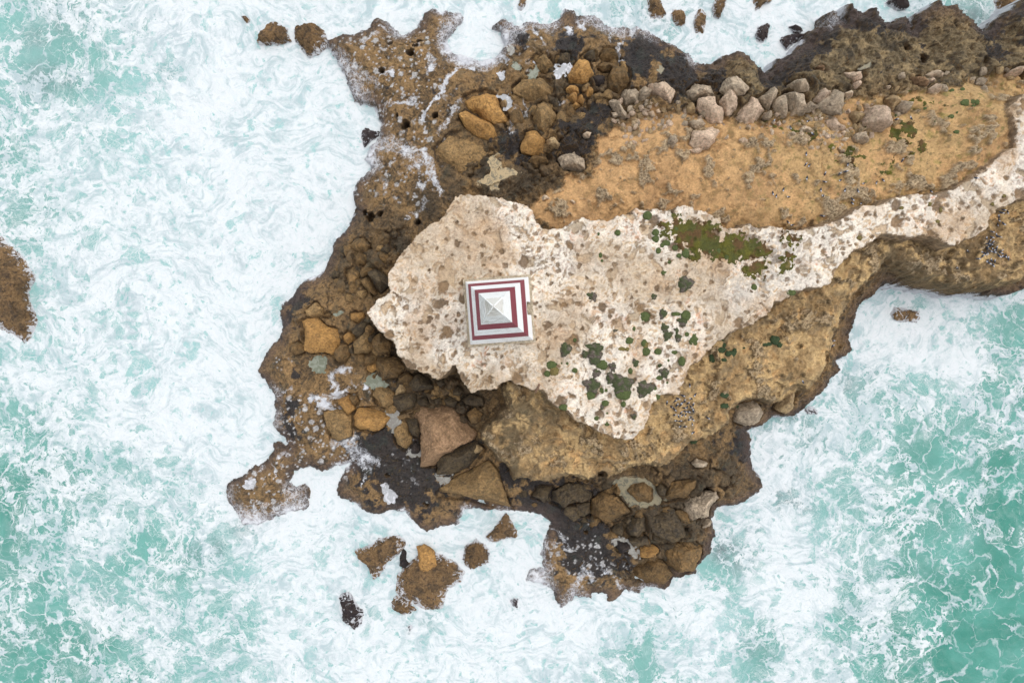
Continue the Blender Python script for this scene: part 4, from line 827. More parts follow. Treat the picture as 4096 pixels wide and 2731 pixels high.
    tone = g.math('ADD', g.math('ADD', tone, g.math('MULTIPLY', g.math('SUBTRACT', big, 0.5), 0.5)), g.math('MULTIPLY', g.math('SUBTRACT', dens, 0.8), 0.16))
    shade = g.mix(g.noise(xy, 0.06, 2), (0.335, 0.435, 0.44), (0.37, 0.415, 0.44))
    fcx = g.mix(g.ramp(tone, 0.27, 0.54), shade, (0.575, 0.595, 0.60))
    g.set(g.b.inputs['Base Color'], g.mix(foam, wc, fcx))
    g.set(g.b.inputs['Roughness'], g.ramp(foam, 0.1, 0.6, 0.16, 0.75))
    g.b.inputs['IOR'].default_value = 1.33; g.b.inputs['Specular IOR Level'].default_value = 0.35
    hgt = g.math('ADD', g.math('MULTIPLY', foam, 0.5), g.math('MULTIPLY', fin, 0.8))
    g.set(g.b.inputs['Normal'], g.bump(hgt, 0.5, 0.16))
    return g.m
SX0, SX1, SY0, SY1, SS = -66.0, 66.0, -46.0, 46.0, 0.2
sx = np.linspace(SX0, SX1, int((SX1 - SX0) / SS) + 1); sy = np.linspace(SY0, SY1, int((SY1 - SY0) / SS) + 1)
qx2, qy2 = np.meshgrid(sx[::3], sy[::3]); X2, Y2 = np.meshgrid(sx, sy)
DENS = [(100,100,.42),(300,180,.36),(150,260,.36),(500,130,.62),(60,400,.5),(350,330,.42),(700,150,.9),(900,120,.95),(620,300,.66),(400,420,.62),(200,560,.72),(900,350,.98),(1200,400,1.02),(1250,700,1.02),
 (700,550,.9),(1000,900,.98),(60,700,.62),(150,850,.5),(50,620,.5),(300,720,.8),(500,850,.84),(250,980,.72),(700,1100,.86),(550,1000,.8),(1100,1150,.97),(300,1200,.72),(450,1250,.72),(350,1400,.78),(700,1400,.85),(900,1500,.95),
 (150,1500,.72),(60,1700,.55),(400,1650,.74),(250,1900,.55),(30,1980,.36),(150,2050,.45),(700,1700,.85),(900,1750,.95),(600,1900,.7),(450,2000,.66),(750,2080,.66),(560,2230,.34),(680,2270,.36),(420,2150,.72),(300,2330,.66),(130,2330,.30),
 (180,2420,.34),(60,2480,.36),(330,2600,.42),(500,2420,.62),(700,2400,.6),(880,2250,.6),(920,2480,.56),(820,2620,.62),(1050,2350,.74),(1150,2180,.84),(1320,2160,.66),(1150,2600,.84),(1350,2600,.84),(1250,2450,.8),(1300,2000,1.0),(1600,2120,1.0),
 (1750,2200,.95),(1500,2400,.82),(1900,2450,.9),(1800,2620,.86),(2050,2300,.82),(2080,2550,.88),(2300,2550,.84),(2180,2450,.84),(2450,2500,.86),(2560,2630,.36),(2450,2700,.6),(2700,2430,.8),(2680,2600,.72),(2820,2500,.9),(2900,2290,.34),(2960,2240,.4),(2780,2400,.7),
 (3000,2130,.76),(3050,2350,.8),(3150,2450,.86),(3250,2250,.72),(3120,2080,.84),(3050,2560,.5),(3200,2620,.74),(3400,2520,.56),(3450,2350,.66),(3500,2180,.62),(3400,2080,.6),(3620,2050,.28),(3680,2200,.3),(3750,2400,.18),(3600,2560,.34),(3900,2600,.1),(4060,2450,.14),(3980,2250,.2),
 (3850,2080,.42),(4050,2000,.2),(3950,1900,.34),(3700,1880,.18),(3640,1760,.3),(3850,1750,.36),(4050,1700,.42),(3500,1850,.62),(3480,1700,.56),(3300,1650,.66),(3250,1800,.6),(3120,1850,.78),(3180,1950,.8),(3300,1950,.56),(3420,1550,.6),(3600,1560,.5),
 (3400,1450,.8),(3500,1300,.8),(3650,1400,.9),(3600,1180,.62),(3480,1190,.66),(3800,1300,.76),(3850,1450,.82),(3950,1250,.66),(4050,1280,.36),(4060,1400,.3),(4000,1500,.42),(3800,1600,.42),(4060,1150,.5),
 (1400,60,1.02),(1650,20,1.0),(1900,30,.86),(1900,150,.92),(2200,30,.78),(2400,40,.66),(2600,150,.7),(2750,180,.8),(2850,220,.96),(3050,150,.92),(2700,60,.72),(3000,60,.84),(3300,40,.9),(3500,70,.88),(3680,30,.66),(3780,60,.42),(3860,90,.3),(3900,30,.44),(4060,10,.6),
 (-300,500,.6),(-300,1500,.6),(-200,2500,.4),(4500,1800,.3),(4400,2500,.2),(2000,-300,.7),(4000,-300,.5),(1000,3000,.6),(3000,3000,.5),(4500,1300,.35)]
def idw2(ctrl, X_, Y_):
    num = np.zeros(X_.shape); den = np.zeros(X_.shape)
    for px, py, v in ctrl:
        cx, cy = P(px, py, 0); wgt = 1.0 / ((X_ - cx) ** 2 + (Y_ - cy) ** 2 + 0.8) ** 2
        num += wgt * v; den += wgt
    return num / den
ups = lambda a: upsample(a, X2.shape)
dens = ups(idw2(DENS, qx2, qy2)); dl = ups(sdf(W(COAST, 0.2), qx2, qy2))
DEEP = [(100,150,.35),(300,200,.45),(700,300,.1),(1000,600,0),(100,800,.55),(300,1300,.35),(800,1400,.1),(60,1950,.9),(250,2000,.8),(560,2250,.6),(130,2350,.75),(300,2650,.9),(700,2400,.6),(900,2600,.5),(1200,2200,.2),(1600,2100,0),(1500,2600,.3),(2100,2500,.1),
 (2560,2630,.5),(2900,2290,.35),(2800,2500,.3),(3200,2600,.7),(3100,2200,.4),(3500,2500,.95),(3700,2100,.8),(3900,2500,1.05),(4050,2000,1.0),(3700,1850,.8),(4050,1500,.8),(3500,1700,.6),(3300,1650,.5),(3150,1850,.5),(3500,1250,.15),(3700,1450,.35),(4050,1250,.65),
 (1700,0,0),(2500,50,.15),(3000,100,.1),(3400,50,.15),(3800,80,.4),(4500,2000,1.0),(-300,2000,.8),(2000,3000,.6),(-300,500,.6)]
deep = np.clip(ups(idw2(DEEP, qx2, qy2)) , 0, 1)
shoal = np.zeros(X2.shape, np.float32)
for px, py, r, s in [(250,30,120,.45),(150,150,70,.4),(170,320,90,.55),(270,330,50,.5),(680,280,60,.5),(560,100,60,.35),(720,110,60,.4),(3160,1650,55,.9),(3060,1720,60,.6),(3250,1740,80,.5),(3100,1800,90,.5),(3130,1990,80,.9),(3200,2010,50,.7),(2900,2200,60,.9),(2960,2230,70,.6),
   (3010,2110,40,.6),(3620,1260,70,.5),(3660,1330,60,.4),(3480,1480,50,.4),(3380,1540,70,.5),(2560,120,130,.6),(2680,90,120,.5),(2450,40,80,.4),(2800,60,100,.5),(2880,30,80,.5),(3830,90,90,.9),(3900,60,60,.8),(3700,20,80,.6),(3000,1890,60,.3),(1700,2480,60,.4),(1640,2520,30,.7),(1440,2450,70,.6),
   (2060,2420,50,.4),(2700,2440,40,.4),(3020,2600,60,.3),(800,2210,60,.3),(860,2190,50,.5),(1090,2090,60,.5),(1000,2110,70,.7),(1640,2170,50,.2),(940,110,60,.4),(2150,2360,60,.6),(3830,140,50,.8)]:
    bx, by = P(px, py, 0); rr = r * CAM_Z / F_PX
    shoal = np.maximum(shoal, s * np.exp(-(((X2 - bx) ** 2 + (Y2 - by) ** 2) / rr ** 2)))
near = np.exp(-np.maximum(0, -dl) / 1.2)
dens = np.clip(0.10 + 0.88 * dens, 0, 0.93) + 0.08 * near
swell = 0.16 * fbm(X2, Y2, 0.10, 3, 301) + 0.10 * fbm(X2, Y2, 0.45, 4, 311, ridged=True) + 0.02 * fbm(X2, Y2, 1.1, 2, 321)
z2 = swell * 0.9 + 0.12 * (dens - 0.5)
# outer sea to the horizon, same surface, wider mesh
def grow(a, lo, hi):
    return np.concatenate([lo, a, hi])
lo_ = np.array([-3000, -1200, -500, -220, -120, -85]); 
sxx = grow(sx, lo_, -lo_[::-1]); syy = grow(sy, np.array([-3000, -1200, -500, -200, -100, -65]), np.array([65, 100, 200, 500, 1200, 3000]))
def pad(a, v): return np.pad(a, 6, mode='constant', constant_values=v)
XX, YY = np.meshgrid(sxx, syy)
i2 = np.arange(XX.size, dtype=np.int32).reshape(XX.shape)
q2 = np.stack([i2[:-1, :-1], i2[:-1, 1:], i2[1:, 1:], i2[1:, :-1]], -1).reshape(-1, 4)
sea = mesh_np('sea', np.stack([XX.ravel(), YY.ravel(), pad(z2, 0.0).ravel()], -1), q2, mat_sea(),
   {'dens': ('FLOAT', pad(dens, 0.25)), 'shoal': ('FLOAT', pad(shoal, 0)), 'deep': ('FLOAT', pad(deep, 0.9))})
tag(sea, 'turquoise surf streaked with white foam all round the headland', 'sea', kind='structure')

# ------------------------------------------------------------------ tide pools
def mat_pool(name, c, c2, rough=0.12):
    g = N(name); pos = g.n('ShaderNodeNewGeometry').outputs['Position']
    g.set(g.b.inputs['Base Color'], g.mix(g.ramp(g.noise(pos, 1.6, 5, 0.65, 1.5), 0.46, 0.58), c, c2)); g.b.inputs['Roughness'].default_value = rough
    g.b.inputs['IOR'].default_value = 1.33; return g.m
PM = {'green': mat_pool('pool_green', A(122,126,108), A(146,150,134)), 'grey': mat_pool('pool_grey', A(140,136,128), A(160,158,150)),
      'foam': mat_pool('pool_foam', A(176,178,180), A(214,214,218), 0.5), 'sandy': mat_pool('pool_sandy', A(176,154,114), A(122,112,88)),
      'murky': mat_pool('pool_murky', A(136,126,98), A(100,96,78))}
for (pts, kind, lab), (poly, z, (j0, j1, i0, i1), d) in zip(POOLS, pool_z):
    fsel = (d[:-1, :-1] > -0.28)
    q = Q[j0:j1 - 1, i0:i1 - 1][fsel]
    if len(q) == 0: continue
    used, inv = np.unique(q.ravel(), return_inverse=True)
    v = V[used].copy(); v[:, 2] = z
    tag(mesh_np('tide_pool', v, inv.reshape(-1, 4), PM[kind]), lab, 'tide pool', kind='structure')

# ------------------------------------------------------------------ boulders and rocks
def mat_stone(name, c1, c2, c3, spots=0.5, foam=False):
    g = N(name); tc_ = g.n('ShaderNodeTexCoord').outputs['Object']; oi = g.n('ShaderNodeObjectInfo'); geo = g.n('ShaderNodeNewGeometry')
    v = g.vmath('ADD', tc_, oi.outputs['Location'])
    n1 = g.noise(v, 0.9, 6, 0.62, 0.4); n2 = g.noise(v, 4.5, 6, 0.7); n3 = g.noise(v, 2.0, 6, 0.7, 0.9); n4 = g.noise(v, 3.2, 6, 0.78, 0.5)
    c = g.mix(g.ramp(n1, 0.38, 0.64), c1, c2); c = g.mix(g.math('MULTIPLY', g.ramp(n3, 0.5, 0.62), spots), c, c3)
    k = g.math('MULTIPLY', g.ramp(n2, 0.25, 0.75, 0.60, 1.38), g.ramp(oi.outputs['Random'], 0, 1, 0.88, 1.12))
    k = g.math('MULTIPLY', k, g.ramp(n4, 0.54, 0.66, 1.0, 0.5))
    c = g.vmath('SCALE', c, scale=k); rough = 0.85
    if foam:                                   # wash and lacy foam clinging to the parts the waves reach
        sp = g.n('ShaderNodeSeparateXYZ'); g.t.links.new(geo.outputs['Position'], sp.inputs[0])
        lace = g.noise(geo.outputs['Position'], 1.7, 6, 0.7, 1.2)
        f = g.ramp(g.math('SUBTRACT', lace, g.math('MULTIPLY', sp.outputs[2], 0.30)), 0.38, 0.48)
        c = g.mix(g.math('MULTIPLY', f, 0.9), c, (0.62, 0.63, 0.65)); 
    g.set(g.b.inputs['Base Color'], c); g.b.inputs['Roughness'].default_value = rough
    g.b.inputs['Specular IOR Level'].default_value = 0.25
    g.set(g.b.inputs['Normal'], g.bump(g.math('SUBTRACT', g.math('ADD', n2, g.math('MULTIPLY', n3, 0.8)), g.math('MULTIPLY', n4, 0.9)), 0.95, 0.22)); return g.m
SM = {'gold': mat_stone('gold_stone', A(214,164,98), A(192,146,88), A(144,114,76), .6), 'ochre': mat_stone('ochre_stone', A(178,144,97), A(154,126,86), A(106,91,68), .7),
 'brown': mat_stone('brown_stone', A(152,120,78), A(126,102,70), A(88,76,58), .7), 'dark': mat_stone('dark_stone', A(110,94,70), A(88,77,62), A(60,56,52), .7),
 'rust': mat_stone('rust_stone', A(176,142,108), A(146,116,86), A(198,160,126), .6), 'greypink': mat_stone('grey_pink_stone', A(214,192,164), A(184,166,142), A(136,122,104), .7),
 'pink': mat_stone('pink_stone', A(240,210,182), A(220,194,166), A(176,154,130), .65), 'pale': mat_stone('pale_stone', A(252,230,200), A(238,208,176), A(204,178,148), .5),
 'tan': mat_stone('tan_stone', A(210,180,134), A(182,154,116), A(140,120,92), .6), 'sea': mat_stone('sea_rock', A(146,116,80), A(116,94,68), A(72,62,54), .8, True),
 'blackish': mat_stone('black_rock', A(70,62,58), A(56,50,50), A(86,74,62), .5),
 'blackwash': mat_stone('black_sea_rock', A(74,64,62), A(60,52,54), A(88,74,64), .5, True)}
def stone_mesh(name, outline_w, cx, cy, h, sub, seed, flat=0.5, rough=1.0, facets=11):
    rnd = random.Random(seed); n = len(outline_w)
    ang = np.array([math.atan2(p[1] - cy, p[0] - cx) for p in outline_w]); rad = np.array([math.hypot(p[0] - cx, p[1] - cy) for p in outline_w])
    # polar radius of the polygon outline (ray cast against its edges)
    TH = np.linspace(-math.pi, math.pi, 181); RR = np.zeros(181)
    for i, t in enumerate(TH):
        dx, dy = math.cos(t), math.sin(t); best = 0
        for k in range(n):
            ax, ay = outline_w[k][0] - cx, outline_w[k][1] - cy; bx, by = outline_w[(k + 1) % n][0] - cx, outline_w[(k + 1) % n][1] - cy
            ex, ey = bx - ax, by - ay; den = dx * ey - dy * ex
            if abs(den) < 1e-9: continue
            s = (ax * ey - ay * ex) / den; u = (ax * dy - ay * dx) / den
            if s > 0 and -1e-6 <= u <= 1 + 1e-6: best = max(best, s)
        RR[i] = best if best > 0 else rad.mean()
    bm = bmesh.new(); bmesh.ops.create_icosphere(bm, subdivisions=sub, radius=1.0)
    co = np.array([v.co[:] for v in bm.verts]); fs = np.array([[v.index for v in f.verts] for f in bm.faces]); bm.free()
    rho = np.hypot(co[:, 0], co[:, 1]) + 1e-9; th = np.arctan2(co[:, 1], co[:, 0])
    rr = np.power(rho, 0.62); zz = np.sign(co[:, 2]) * np.power(np.abs(co[:, 2]), 0.9)
    q = np.stack([np.cos(th) * rr, np.sin(th) * rr, zz], -1)
    for _ in range(facets):
        a = rnd.random() * 6.28; el = rnd.uniform(0.25, 1.1); nv = np.array([math.cos(a) * math.cos(el), math.sin(a) * math.cos(el), math.sin(el)])
        cc = rnd.uniform(0.52, 0.86) + 0.10 * flat; e = q @ nv - cc
        q = q - np.maximum(e, 0)[:, None] * nv * 0.92
    tz = rnd.uniform(0.72, 0.9); q[:, 2] = np.where(q[:, 2] > tz - 0.25 * flat, tz - 0.25 * flat + (q[:, 2] - tz + 0.25 * flat) * (1 - flat), q[:, 2])
    R = np.interp(th, TH, RR)
    S = 1.03 * R
    v = np.stack([q[:, 0] * S, q[:, 1] * S, q[:, 2] * h], -1)
    size = RR.mean()
    f0 = 1.1 / size
    nn = fbm(v[:, 0] + v[:, 2] * 0.7, v[:, 1] - v[:, 2] * 0.6, f0, 3, seed % 97 + 3) * 0.085 * size + (fbm(v[:, 0] + 0.5 * v[:, 2], v[:, 1] - v[:, 2] * 0.4, 1.9, 4, seed % 89 + 5, ridged=True) * 0.17 + fbm(v[:, 0] - 0.6 * v[:, 2], v[:, 1] + v[:, 2] * 0.5, 5.0, 3, seed % 71 + 5, ridged=True) * 0.08) * rough * min(1, size)
    dirn = co / np.linalg.norm(co, axis=1)[:, None]
    v = v + dirn * nn[:, None] * np.array([0.7, 0.7, 0.8])
    return v, fs
rock_seed = [0]
def rock(name, pts, mat, h, label, cat='boulder', group=None, z=None, flat=0.5, rough=1.0, sink=0.3, sub=None, facets=11):
    rock_seed[0] += 1
    pxs = np.array(pts, float); c = (pxs.min(0) + pxs.max(0)) / 2
    A_ = 0; cxx = 0; cyy = 0
    for i in range(len(pxs)):
        x0, y0 = pxs[i]; x1, y1 = pxs[(i + 1) % len(pxs)]; k = x0 * y1 - x1 * y0
        A_ += k; cxx += (x0 + x1) * k; cyy += (y0 + y1) * k
    if abs(A_) > 1: c = np.array([cxx / (3 * A_), cyy / (3 * A_)])
    if z is None:
        z = ground(c[0], c[1])[2]; xy0 = P(c[0], c[1], z); fx = int((xy0[0] - GX0) / GS); fy = int((xy0[1] - GY0) / GS); z = float(H0[fy, fx])
    zm = z + h * 0.35
    ow = W(pts, zm); cw = P(c[0], c[1], zm)
    size = (ow.max(0) - ow.min(0)).max()
    if sub is None: sub = 6 if size > 3.2 else 5 if size > 1.3 else 4 if size > 0.6 else 3
    v, fs = stone_mesh(name, ow, cw[0], cw[1], h, sub, rock_seed[0] * 13 + 7, flat, rough, facets)
    v[:, 2] = np.where(v[:, 2] < 0, v[:, 2] * max(1.0, 1.15 / h), v[:, 2]); v[:, 2] = np.maximum(v[:, 2], -sink - 0.95)
    o = mesh_np(name, v, fs, SM[mat], None, True)
    o.location = (cw[0], cw[1], z)
    return tag(o, label, cat, group)
def blob_pts(cx, cy, rx, ry, seed, n=8):
    r = random.Random(seed); o = []
    for i in range(n):
        a = 6.283 * i / n + r.uniform(-.25, .25); k = r.uniform(.82, 1.15); o.append((cx + rx * k * math.cos(a), cy + ry * k * math.sin(a)))
    return o
for org, pts, m, h, lab in BOULD:
    q = pts if org is None else K(org[0], org[1], pts)
    s = max(q[i][0] for i in range(len(q))) - min(q[i][0] for i in range(len(q)))
    rock('boulder' if s > 45 else 'stone', q, m, h * 1.25, lab, 'boulder' if s > 45 else 'stone', flat=0.3)
SEA_ROCKS = [
 ([(1600,2218),(1614,2190),(1632,2205),(1622,2240),(1640,2262),(1618,2290),(1598,2270)],'blackish',1.0,0.4,'dark purple rock wedged between the southern sea rocks'),
 ([(1560,2410),(1585,2385),(1640,2400),(1660,2440),(1610,2455),(1570,2440)],'sea',.7,0.4,'low foam washed rock below the largest southern sea rock'),
 ([(0,925),(52,955),(88,990),(108,1030),(120,1091),(120,1167),(126,1213),(152,1252),(182,1305),(140,1368),(90,1378),(23,1365),(-60,1340),(-150,1250),(-170,1100),(-120,980),(-40,930)],'sea',2.0,0.6,'big brown rock islet in the foam at the left edge'),
 ([(1030,175),(1045,130),(1090,85),(1110,80),(1150,100),(1145,130),(1160,160),(1110,170),(1060,185)],'sea',1.3,0.5,'foam veined brown sea rock at the left end of the upper reef'),
 ([(1150,112),(1170,100),(1258,100),(1290,125),(1310,170),(1285,190),(1265,212),(1235,218),(1215,200),(1195,175),(1155,160)],'sea',1.5,0.5,'flat brown sea rock with small cavity on the upper reef'),
 ([(965,66),(985,60),(1000,80),(985,95)],'sea',.8,0.5,'tiny foam covered rock off the upper reef'),
 ([(1448,520),(1460,510),(1480,520),(1495,530),(1520,525),(1528,540),(1510,555),(1480,560),(1460,585),(1450,560)],'blackwash',1.0,0.5,'small black rock in white surf by the western ledge'),
 ([(1425,2200),(1505,2154),(1598,2126),(1617,2177),(1580,2233),(1542,2280),(1495,2313),(1477,2261),(1439,2233)],'sea',1.3,0.6,'brown wedge shaped sea rock south of the shelf'),
 ([(1595,2250),(1622,2205),(1664,2186),(1739,2186),(1771,2210),(1790,2243),(1828,2271),(1851,2294),(1846,2341),(1799,2364),(1770,2430),(1645,2433),(1570,2416),(1556,2392),(1580,2345),(1590,2300)],'sea',1.2,0.6,'largest brown sea rock south of the shelf, golden boulder on it'),
 ([(1832,2243),(1874,2182),(1907,2161),(1945,2177),(1960,2215),(1954,2252),(1879,2271),(1842,2261)],'sea',1.2,0.5,'grey brown sea rock right of the largest southern one'),
 ([(1947,2148),(1989,2110),(2022,2059),(2059,2110),(2061,2148),(2036,2152),(1998,2173),(1961,2166)],'sea',1.3,0.4,'split dark sea rock in the surf inlet'),
 ([(2036,2409),(2059,2386),(2078,2400),(2068,2430),(2050,2425)],'blackwash',.8,0.4,'little dark rock alone in surf below the inlet'),
 ([(1355,2400),(1375,2375),(1400,2380),(1445,2440),(1450,2500),(1420,2520),(1365,2470)],'blackwash',.7,0.5,'dark foam streaked rock low in surf at the bottom left'),
 ([(2583,40),(2590,0),(2620,-30),(2655,0),(2660,50),(2640,80),(2600,82)],'sea',1.0,0.5,'foam veined brown rock cut by the top edge'),
 ([(2686,60),(2692,35),(2720,42),(2752,70),(2748,95),(2700,98)],'sea',1.1,0.4,'rounded brown rock below the top edge, wet lower rim'),
 ([(2775,70),(2800,35),(2830,60),(2815,130),(2785,125)],'sea',.6,0.6,'low brown rock barely out of the foam near the top'),
 ([(2855,30),(2870,-20),(2905,-10),(2900,40),(2875,75),(2858,70)],'sea',.9,0.5,'narrow brown rock reaching down from the top edge'),
 ([(3015,40),(3018,0),(3060,-20),(3090,0),(3045,30),(3025,50)],'sea',.9,0.5,'brown rock corner at the top edge above the round black rocks'),
 ([(3028,140),(3038,105),(3062,96),(3085,105),(3075,120),(3072,160),(3050,170),(3032,155)],'blackwash',1.0,0.4,'black rock with side knob, left of three in the upper bay'),
 ([(3156,110),(3175,98),(3205,105),(3215,125),(3200,137),(3170,132)],'blackwash',.8,0.4,'small round black rock, upper of three in the upper bay'),
 ([(3124,160),(3150,135),(3210,138),(3215,150),(3180,170),(3160,195),(3148,205),(3138,180)],'blackwash',.8,0.4,'black forked rock, lower of three in the upper bay'),
 ([(3545,10),(3550,-20),(3625,-20),(3632,30),(3590,35),(3560,25)],'blackwash',1.0,0.5,'dark rock cut by the top edge near the right'),
 ([(3975,30),(3990,-10),(4060,-30),(4075,10),(4030,45),(3990,50)],'sea',1.0,0.5,'olive brown rock at the upper right corner'),
 ([(2073,30),(2078,-10),(2105,-10),(2100,20),(2088,42)],'sea',.7,0.5,'slim brown rock poking through foam at the top edge'),
 ([(3570,1255),(3585,1232),(3640,1240),(3692,1242),(3692,1268),(3660,1290),(3610,1285),(3580,1275)],'sea',.5,0.8,'squarish grey brown rock awash in the eastern bay'),
 ([(3215,1640),(3240,1625),(3280,1640),(3270,1655),(3230,1655)],'blackwash',.3,0.6,'dark rock awash outside the eastern cove'),
 ([(1630,2505),(1642,2495),(1652,2512),(1640,2525)],'blackwash',.4,0.4,'tiny dark rock tip in surf at the bottom')]
for pts, m, h, fl, lab in SEA_ROCKS:
    rock('sea_rock', pts, m, h, lab, 'sea rock', z=0.0, flat=fl, sink=0.9, rough=1.6)
gb = rock('boulder', K(850,1700,[(1740,1060),(1800,1040),(1880,1090),(1905,1200),(1840,1265),(1780,1230),(1750,1150)]), 'gold', 0.9, 'golden boulder perched on the largest southern sea rock', z=0.75, flat=0.3)

# small loose stones, copies of a few shapes
def proto_stones(mat, n, seed):
    out = []
    for i in range(n):
        r = random.Random(seed + i); pw = [(math.cos(a) * r.uniform(.7, 1.2), math.sin(a) * r.uniform(.6, 1.1)) for a in np.linspace(0, 6.28, 8)[:-1]]
        v, fs = stone_mesh('stone', pw, 0, 0, 0.75, 3, seed + i * 7, .3, 0.4)
        o = mesh_np('stone', v, fs, SM[mat], None, True); out.append(o)
    return out
def scatter(protos, spots, label, group, size, seed, name='stone', cat='stone'):
    r = random.Random(seed); first = True; used = set()
    for px, py in spots:
        g = ground(px, py); k = r.randrange(len(protos))
        if k not in used: o = protos[k]; used.add(k)
        else: o = protos[k].copy(); COL.objects.link(o)
        s = r.uniform(*size); o.scale = (s, s * r.uniform(.65, 1.1), s * r.uniform(.6, 1.0)); o.rotation_euler = (r.uniform(-.2, .2), r.uniform(-.2, .2), r.uniform(0, 6.28))
        o.location = (g[0], g[1], g[2] + s * 0.1); tag(o, label, cat, group)
    for k, o in enumerate(protos):
        if k not in used: bpy.data.objects.remove(o)
def inpoly(p, poly):
    c = False; n = len(poly)
    for i in range(n):
        (x0, y0), (x1, y1) = poly[i], poly[(i + 1) % n]
        if (y0 > p[1]) != (y1 > p[1]) and p[0] < (x1 - x0) * (p[1] - y0) / (y1 - y0) + x0: c = not c
    return c
def rand_in(poly, n, seed):
    r = random.Random(seed); xs = [p[0] for p in poly]; ys = [p[1] for p in poly]; o = []
    while len(o) < n:
        p = (r.uniform(min(xs), max(xs)), r.uniform(min(ys), max(ys)))
        if inpoly(p, poly): o.append(p)
    return o
scatter(proto_stones('pale', 5, 900), rand_in(K(2996,0,[(0,1020),(300,1000),(640,960),(900,1100),(880,1330),(640,1340),(400,1200),(60,1100)]), 62, 1), 'small pale stone chip strewn on the mossy sand below the stone row', 'pale chips below the stone row', (.09, .26), 2)
scatter(proto_stones('pink', 4, 930), rand_in(K(1900,0,[(1130,1010),(1320,950),(1500,920),(1640,960),(1660,1100),(1450,1240),(1280,1240),(1130,1080)]), 40, 3), 'small pinkish stone in the gravelly patch at the sand left end', 'stones of the gravelly patch', (.12, .38), 4)
scatter(proto_stones('tan', 4, 960), rand_in(K(1900,0,[(1000,1300),(1500,1280),(1800,1330),(2300,1250),(2352,1560),(1000,1560)]), 24, 5), 'little tan stone scattered over the orange sand above the plateau', 'stones on the orange sand', (.08, .22), 6)
scatter(proto_stones('ochre', 4, 980), rand_in(K(1000,1150,[(1560,880),(1660,820),(1820,880),(1830,960),(1650,1000),(1560,940)]), 38, 7), 'small ochre cobble in the gravelly gully under the plateau', 'cobbles of the gully', (.14, .36), 8)
scatter(proto_stones('brown', 4, 990), rand_in(K(1000,1150,[(760,400),(1000,600),(1200,760),(1400,1050),(1250,1080),(1000,760),(860,660)]), 22, 9), 'brown cobble lying between the western boulders', 'cobbles among western boulders', (.18, .42), 10)
scatter(proto_stones('dark', 4, 1010), rand_in(K(1900,1750,[(1180,700),(1500,640),(1900,800),(1900,900),(1500,930),(1200,860)]), 18, 11), 'dark cobble lying in the southern rock hollow', 'cobbles of the southern hollow', (.18, .4), 12)
scatter(proto_stones('dark', 4, 1030), rand_in(K(850,1700,[(1480,200),(1750,260),(1900,420),(1880,620),(1650,640),(1500,420)]), 30, 13), 'dark shelly pebble on the black southwestern shelf', 'pebbles of the black shelf', (.08, .2), 14)

def proto_boulders(mat, n, seed, kind='boulder'):
    out = []
    for i in range(n):
        r = random.Random(seed + i); pw = [(math.cos(a) * r.uniform(.7, 1.15), math.sin(a) * r.uniform(.6, 1.1)) for a in np.linspace(0, 6.28, 9)[:-1]]
        v, fs = stone_mesh('boulder', pw, 0, 0, 0.8, 4, seed + i * 7, .3, 1.0, 11)
        out.append(mesh_np(kind, v, fs, SM[mat], None, True))
    return out
def pile(mats, poly, n, size, label, group, seed, kind='boulder'):
    pts = rand_in(poly, n, seed); k = 0
    for j, m in enumerate(mats):
        sub = pts[j::len(mats)]
        scatter(proto_boulders(m, 3, seed + 11 * j, kind), sub, label.format(m=LOOK[m]), group, size, seed + j, kind, kind)
LOOK = {'ochre': 'ochre', 'brown': 'brown', 'dark': 'dark brown', 'gold': 'golden', 'greypink': 'pale grey', 'tan': 'tan', 'pink': 'pinkish'}
pile(['ochre','brown','dark'], K(1000,1150,[(620,430),(760,420),(1010,300),(1180,520),(1260,700),(1350,760),(1560,830),(1440,960),(1420,1060),(1230,1080),(1040,860),(1040,700),(840,640),(700,650)]), 48, (.28,.75), 'smaller {m} boulder in the pile below the plateau western rim', 'boulders of the western pile', 2001)
pile(['brown','dark','ochre'], K(1300,700,[(120,560),(500,560),(560,700),(500,860),(500,1000),(330,1060),(60,1040),(60,760)]), 26, (.25,.7), 'loose {m} boulder on the shelf left of the plateau', 'boulders on the western shelf', 2101)
pile(['ochre','brown','dark'], K(1900,0,[(450,420),(900,400),(1300,500),(1250,780),(1050,900),(700,1200),(560,1400),(380,1100),(300,800)]), 44, (.25,.8), 'loose {m} boulder on the northern shelf below the surf', 'boulders on the northern shelf', 2201)
pile(['dark','brown'], K(1900,1750,[(300,420),(1000,430),(1200,400),(1300,600),(1650,560),(1850,700),(1850,900),(1500,1000),(1150,860),(850,700),(500,600)]), 40, (.3,.85), '{m} boulder crowded in the hollow below the tan bluff', 'boulders of the southern hollow', 2301)
pile(['greypink','tan','pink'], K(1900,0,[(1150,860),(1500,860),(1800,860),(2352,960),(2352,1100),(1950,1100),(1700,1060),(1400,1180),(1180,1120)]), 84, (.14,.42), '{m} rubble stone at the foot of the boulder row, left half', 'rubble at the foot of the stone row, left', 2401, 'rubble_stone')
pile(['greypink','tan','pink'], K(2996,0,[(0,980),(400,960),(560,900),(900,880),(1300,900),(1420,960),(1100,1180),(700,1180),(300,1100),(0,1060)]), 84, (.14,.40), '{m} rubble stone at the foot of the boulder row, right half', 'rubble at the foot of the stone row, right', 2501, 'rubble_stone')
pile(['greypink','tan'], K(2996,0,[(1200,640),(2350,560),(2352,760),(1700,800),(1250,780)]), 26, (.2,.5), '{m} stone on the grey crust between northern shelf and sand', 'stones between shelf and sand', 2601, 'rubble_stone')

